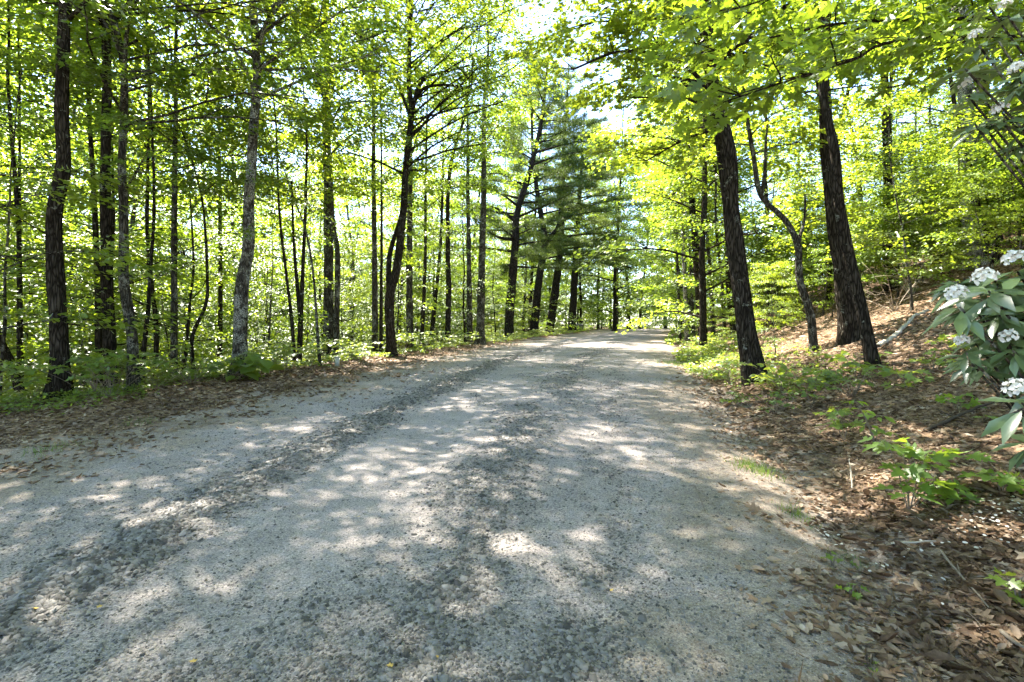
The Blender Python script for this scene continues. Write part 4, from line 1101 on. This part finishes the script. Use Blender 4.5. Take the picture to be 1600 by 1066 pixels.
# low plants along the forest edge: a few kinds, copied
def herb_proto(name, label, group, seed, hgt, n, size, shape, matn, per):
    rs = np.random.default_rng(5000 + seed)
    tips = [np.array([rs.normal(0, hgt * .55), rs.normal(0, hgt * .55), hgt * rs.uniform(.35, 1.05)]) for _ in range(n)]
    return seedling(name, label, np.zeros(3), tips, size, matn, 100 + seed, shape, group, 'plant', per)


GH1 = ('knee-high leafy plant along the edge of the left woods', 'leafy plants along the left forest edge')
GH2 = ('small green plant growing on the right verge or bank', 'small plants on the right bank')
hL = [herb_proto('understorey_plant', *GH1, 1, .75, 12, .15, BROAD, 'herb', 7), herb_proto('understorey_plant', *GH1, 2, .5, 10, .14, LOBED, 'herb', 8), herb_proto('understorey_plant', *GH1, 3, .95, 14, .16, LOBED, 'herb', 8)]
hR = [herb_proto('understorey_plant', *GH2, 4, .3, 8, .11, LOBED, 'herb', 7), herb_proto('understorey_plant', *GH2, 5, .42, 9, .12, BROAD, 'herb', 7)]
rs = np.random.default_rng(88)
def sampHL(r):
    y = 8.5 + r.random() ** 1.5 * 50; e = -.7 + r.random() ** 1.3 * 7; return float(Bf(y) - (lshift(y) + e) / cosf(Bf, y)), y
for x, y in poisson(150, sampHL, lambda x, y: .55 + .012 * y, rs, lambda x, y: x / y > -1.1):
    place(hL, x, y, rs, .55, 1.15)
def sampHR(r):
    y = 8 + r.random() ** 1.4 * 55; q = .5 + r.random() ** 1.3 * (8 if y > 12 else 4); return float(Rf(y) + q / cosf(Rf, y)), y
for x, y in poisson(75, sampHR, lambda x, y: .5 + .012 * y, rs, lambda x, y: x / y < 1.0 and rs.random() < (1 if rdist(x, y) < 2.2 or y > 22 else .3)):
    place(hR, x, y, rs, .6, 1.25)


# low ground cover nobody could count
def ground_cover():
    rs = np.random.default_rng(66); g = Geo()
    n = 9000
    y = 8 * (75 / 8) ** rs.random(n); e = -1.3 + rs.random(n) * 5
    x = Bf(y) - (lshift(y) + e) / cosf(Bf, y)
    k = rs.random(n) < np.clip((e + 1.3 + (fbm(x * .8, y * .8, 3) - .5) * 3) / 1.8, .0, .9)
    x, y = x[k], y[k]
    n = 4200
    y2 = 9 * (75 / 9) ** rs.random(n); q = .25 + rs.random(n) ** 1.5 * 3
    x2 = Rf(y2) + q / cosf(Rf, y2)
    k = rs.random(n) < np.clip((fbm(x2 * .7 + 5, y2 * .5, 3) - .38) * 4, 0, .9) * np.clip(1.6 - q * .4, .15, 1)
    x = np.concatenate([x, x2[k]]); y = np.concatenate([y, y2[k]])
    m = len(x); per = 6
    c = np.stack([x, y, height(x, y)], -1)
    hh = rs.uniform(.04, .22, m)
    a = rs.random((m, per)) * 2 * PI
    d = np.stack([np.cos(a), np.sin(a), rs.uniform(-.1, .5, (m, per))], -1)
    P = c[:, None] + d * [1, 1, .2] * rs.uniform(.02, .1, (m, per, 1)); P[..., 2] += hh[:, None] * rs.uniform(.5, 1, (m, per))
    sz = np.clip(y / 14, .7, 1.8)[:, None] * rs.uniform(.05, .1, (m, per))
    leaves(g, P.reshape(-1, 3), d.reshape(-1, 3), nrm(rs.normal(0, .4, (m * per, 3)) + [0, 0, 1]), sz.ravel(), DIAMOND, 1.3)
    tag(obj('ground_cover', g, M['herb']), 'low green ground cover fringing both sides of the road', 'ground cover', None, 'stuff')


ground_cover()


def grass_tuft(label, px, py, n, L, spread, seed):
    rs = np.random.default_rng(6000 + seed); gp = ground_px(px, py); g = Geo()
    xy = rs.normal(0, spread, (n, 2)) * [1, 1.3]
    z = height(gp[0] + xy[:, 0], gp[1] + xy[:, 1]) - gp[2]
    d = np.stack([rs.normal(0, .45, n), rs.normal(0, .45, n), np.ones(n)], -1)
    leaves(g, np.column_stack([xy, z]), d, rs.normal(0, 1, (n, 3)), L * rs.uniform(.5, 1.1, n), NEEDLE, .05)
    o = obj('grass_tuft', g, M['grass']); o.location = gp
    tag(o, label, 'grass', None, 'stuff')


grass_tuft('grass tuft at the right road edge below the big double trunk', 1180, 735, 300, .12, .11, 1)
grass_tuft('thin grass clump on the dead leaves beside the road, lower right', 1240, 805, 110, .09, .07, 2)
grass_tuft('small grass tuft at the leaf edge near the tiny seedling', 1325, 875, 90, .07, .05, 3)
grass_tuft('grass tuft in the left pull-off before the stout leaning trunk', 80, 705, 160, .1, .12, 4)
grass_tuft('grass tuft in the left pull-off before the forked tree', 215, 665, 150, .1, .14, 5)
grass_tuft('grass patch on the right verge where the road narrows away', 1060, 570, 420, .18, .4, 6)


# ------------------------------------------------------------------ sticks, leaves, stones
def stick(label, pts, r, matn, side=(), name='fallen_branch', cat='branch'):
    P = np.array([ground_px(px, py) + [0, 0, r * .9 + lift] for px, py, lift in pts]); b = P[0].copy()
    rs = np.random.default_rng(int(pts[0][0]))
    pp, rr = resample(P - b, np.linspace(r, r * .5, len(P)), .05)
    g = Geo(); pp[1:-1] += rs.normal(0, r * .25, (len(pp) - 2, 3)); tube(g, pp, rr, 7, .15, rs)
    for f, a, L in side:
        i = int(f * (len(pp) - 1)); tube(g, np.array([pp[i], pp[i] + L * np.array([math.cos(a), math.sin(a), .25]) * .5, pp[i] + L * np.array([math.cos(a), math.sin(a), .3])]), [r * .5, r * .4, r * .2], 5)
    o = obj(name, g, M[matn], None, True); o.location = b
    tag(o, label, cat)


stick('dark fallen branch lying on the bank under the rhododendron', [(1445, 676, .0), (1480, 664, .02), (1510, 650, .02), (1545, 640, .05), (1590, 636, .06)], .022, 'dark_wood', [(.4, 2.0, .2)])
stick('pale bare stick standing out against the lit dead leaves', [(1332, 770, .0), (1330, 752, .05), (1327, 733, .1)], .007, 'pale_wood')
stick('thin brown twig lying on the road right of centre', [(1102, 800, 0), (1092, 778, .01), (1083, 758, .005)], .005, 'twig', [(.3, .6, .1)], 'twig', 'twig')
stick('straight pale stick lying across the dead leaves, lower right', [(1392, 857, .02), (1430, 856, .03), (1462, 855, .025)], .008, 'pale_wood')
stick('long brown stick sloping through dead leaves at the right', [(1470, 870, .03), (1500, 910, .03), (1545, 960, .03)], .008, 'twig', [(.5, 1., .12)])
stick('orange-brown strip of bark in the bottom right corner', [(1565, 1005, .04), (1585, 1020, .04), (1605, 1035, .04)], .011, 'twig', (), 'bark_strip', 'bark')
stick('short twig lying on the gravel at lower right', [(1210, 960, 0), (1225, 972, .005), (1240, 985, .0)], .004, 'twig', (), 'twig', 'twig')
stick('fallen pale log lying uphill behind the leaning trunks', [(1372, 548, .05), (1400, 530, .05), (1425, 505, .06), (1450, 490, .05)], .05, 'pale_wood')


def fallen_leaf(label, px, py, size, seed):
    rs = np.random.default_rng(7000 + seed); gp = ground_px(px, py); g = Geo()
    a = rs.random() * 6
    leaves(g, np.zeros((1, 3)), np.array([[math.cos(a), math.sin(a), .1]]), nrm(np.array([[rs.normal(0, .3), rs.normal(0, .3), 1.]])), np.array([size * .62]), LOBED)
    o = obj('fallen_leaf', g, M['yellow']); o.location = gp + [0, 0, .014]
    tag(o, label, 'leaf', 'yellow leaves fallen on the road')


for k, (px, py, s, lb) in enumerate([(57, 958, .05, 'yellow leaf lying in the dark gravel ridge near the left edge'), (159, 951, .05, 'yellow leaf on the gravel near the ridge, lower left'), (306, 1043, .05, 'yellow leaf on the road at the bottom, left of centre'), (614, 1048, .05, 'yellow leaf on the road at the bottom, near the middle'),
                                     (564, 810, .06, 'pale yellow leaf below a sunlit patch in mid road'), (955, 928, .04, 'small yellow leaf on the gravel right of centre'), (684, 1034, .03, 'tiny yellow leaf at the bottom just right of the middle one'), (1306, 987, .06, 'brown-yellow leaf on the dirt at lower right'), (1268, 1012, .05, 'yellow leaf lying on the dirt near the bottom right seedling')]):
    fallen_leaf(lb, px, py, s, k)


def stone_thing(name, label, loc, size, matn, seed, cat):
    rs = np.random.default_rng(seed); g = Geo()
    n1, n2 = 14, 20
    th = np.linspace(.0, PI, n1); ph = np.arange(n2) / n2 * 2 * PI
    T, Pp = np.meshgrid(th, ph, indexing='ij')
    d = np.stack([np.sin(T) * np.cos(Pp), np.sin(T) * np.sin(Pp), np.cos(T)], -1)
    k = 1 + .35 * (fbm(d[..., 0] * 1.5 + seed, d[..., 1] * 1.5 + d[..., 2], 3) - .5)
    V = np.sign(d) * np.abs(d) ** .65 * k[..., None] * np.array(size)
    i = np.arange(n1 - 1)[:, None] * n2; j = np.arange(n2)[None]; j2 = (j + 1) % n2
    g.add(V.reshape(-1, 3), None, np.stack([i + j, i + n2 + j, i + n2 + j2, i + j2], -1).reshape(-1, 4))
    o = obj(name, g, M[matn], None, True); o.location = loc
    tag(o, label, cat)


Yb = 66; bp = w(905, 515, Yb); bp[2] = float(height(bp[0], bp[1])) + .45
stone_thing('boulder', 'squat dark grey boulder at the road edge by the rightmost pine', bp, (.5, .45, .55), 'boulder', 5, 'boulder')

# survey post
gp = ground_px(527, 572); g = Geo()
def box(g, c, s):
    v = np.array([(x, y, z) for x in (-1, 1) for y in (-1, 1) for z in (-1, 1)], float) * np.array(s) / 2 + c
    g.add(v, None, [(0, 1, 3, 2), (4, 6, 7, 5), (0, 4, 5, 1), (2, 3, 7, 6), (0, 2, 6, 4), (1, 5, 7, 3)])
box(g, np.array([0, 0, .13]), (.13, .1, .3)); box(g, np.array([0, 0, .295]), (.15, .12, .03))
o = obj('marker_post', g, M['post']); o.location = gp
tag(o, 'short pale marker post at the forest edge by the tall straight trunk', 'post')

# bare dead brush on the right bank
for k, (px, py, Y, lb) in enumerate([(1425, 395, 17, 'bare dead brush with pale twigs left of the pale blotched trunk'), (1455, 380, 18.5, 'tangle of pale dead twigs against the pale blotched trunk'), (1398, 430, 15, 'bare forked dead shrub uphill of the leaning trunks')]):
    rs = np.random.default_rng(8000 + k); a, b_ = px_dir(px, py)
    loc = np.array([a * Y, Y, 0.]); loc[2] = float(height(loc[0], loc[1])) - .05
    g = Geo()
    for q in range(7):
        lp = limb_path(np.zeros(3), rs.random() * 6.3, rs.uniform(.4, 1.2), rs.uniform(.9, 2.0), rs, 6, .8)
        tube(g, lp, np.linspace(.016, .004, 7), 5)
        for z in (2, 3, 4, 5):
            sp = limb_path(lp[z], rs.random() * 6.3, rs.uniform(-.3, .6), rs.uniform(.3, .8), rs, 4); tube(g, sp, np.linspace(.007, .002, 5), 3)
            s2 = limb_path(sp[2], rs.random() * 6.3, rs.uniform(-.3, .6), .3, rs, 3); tube(g, s2, np.linspace(.004, .002, 4), 3)
    o = obj('dead_shrub', g, M['pale_wood' if k < 2 else 'twig'], None, True); o.location = loc
    tag(o, lb, 'shrub')
print('done')
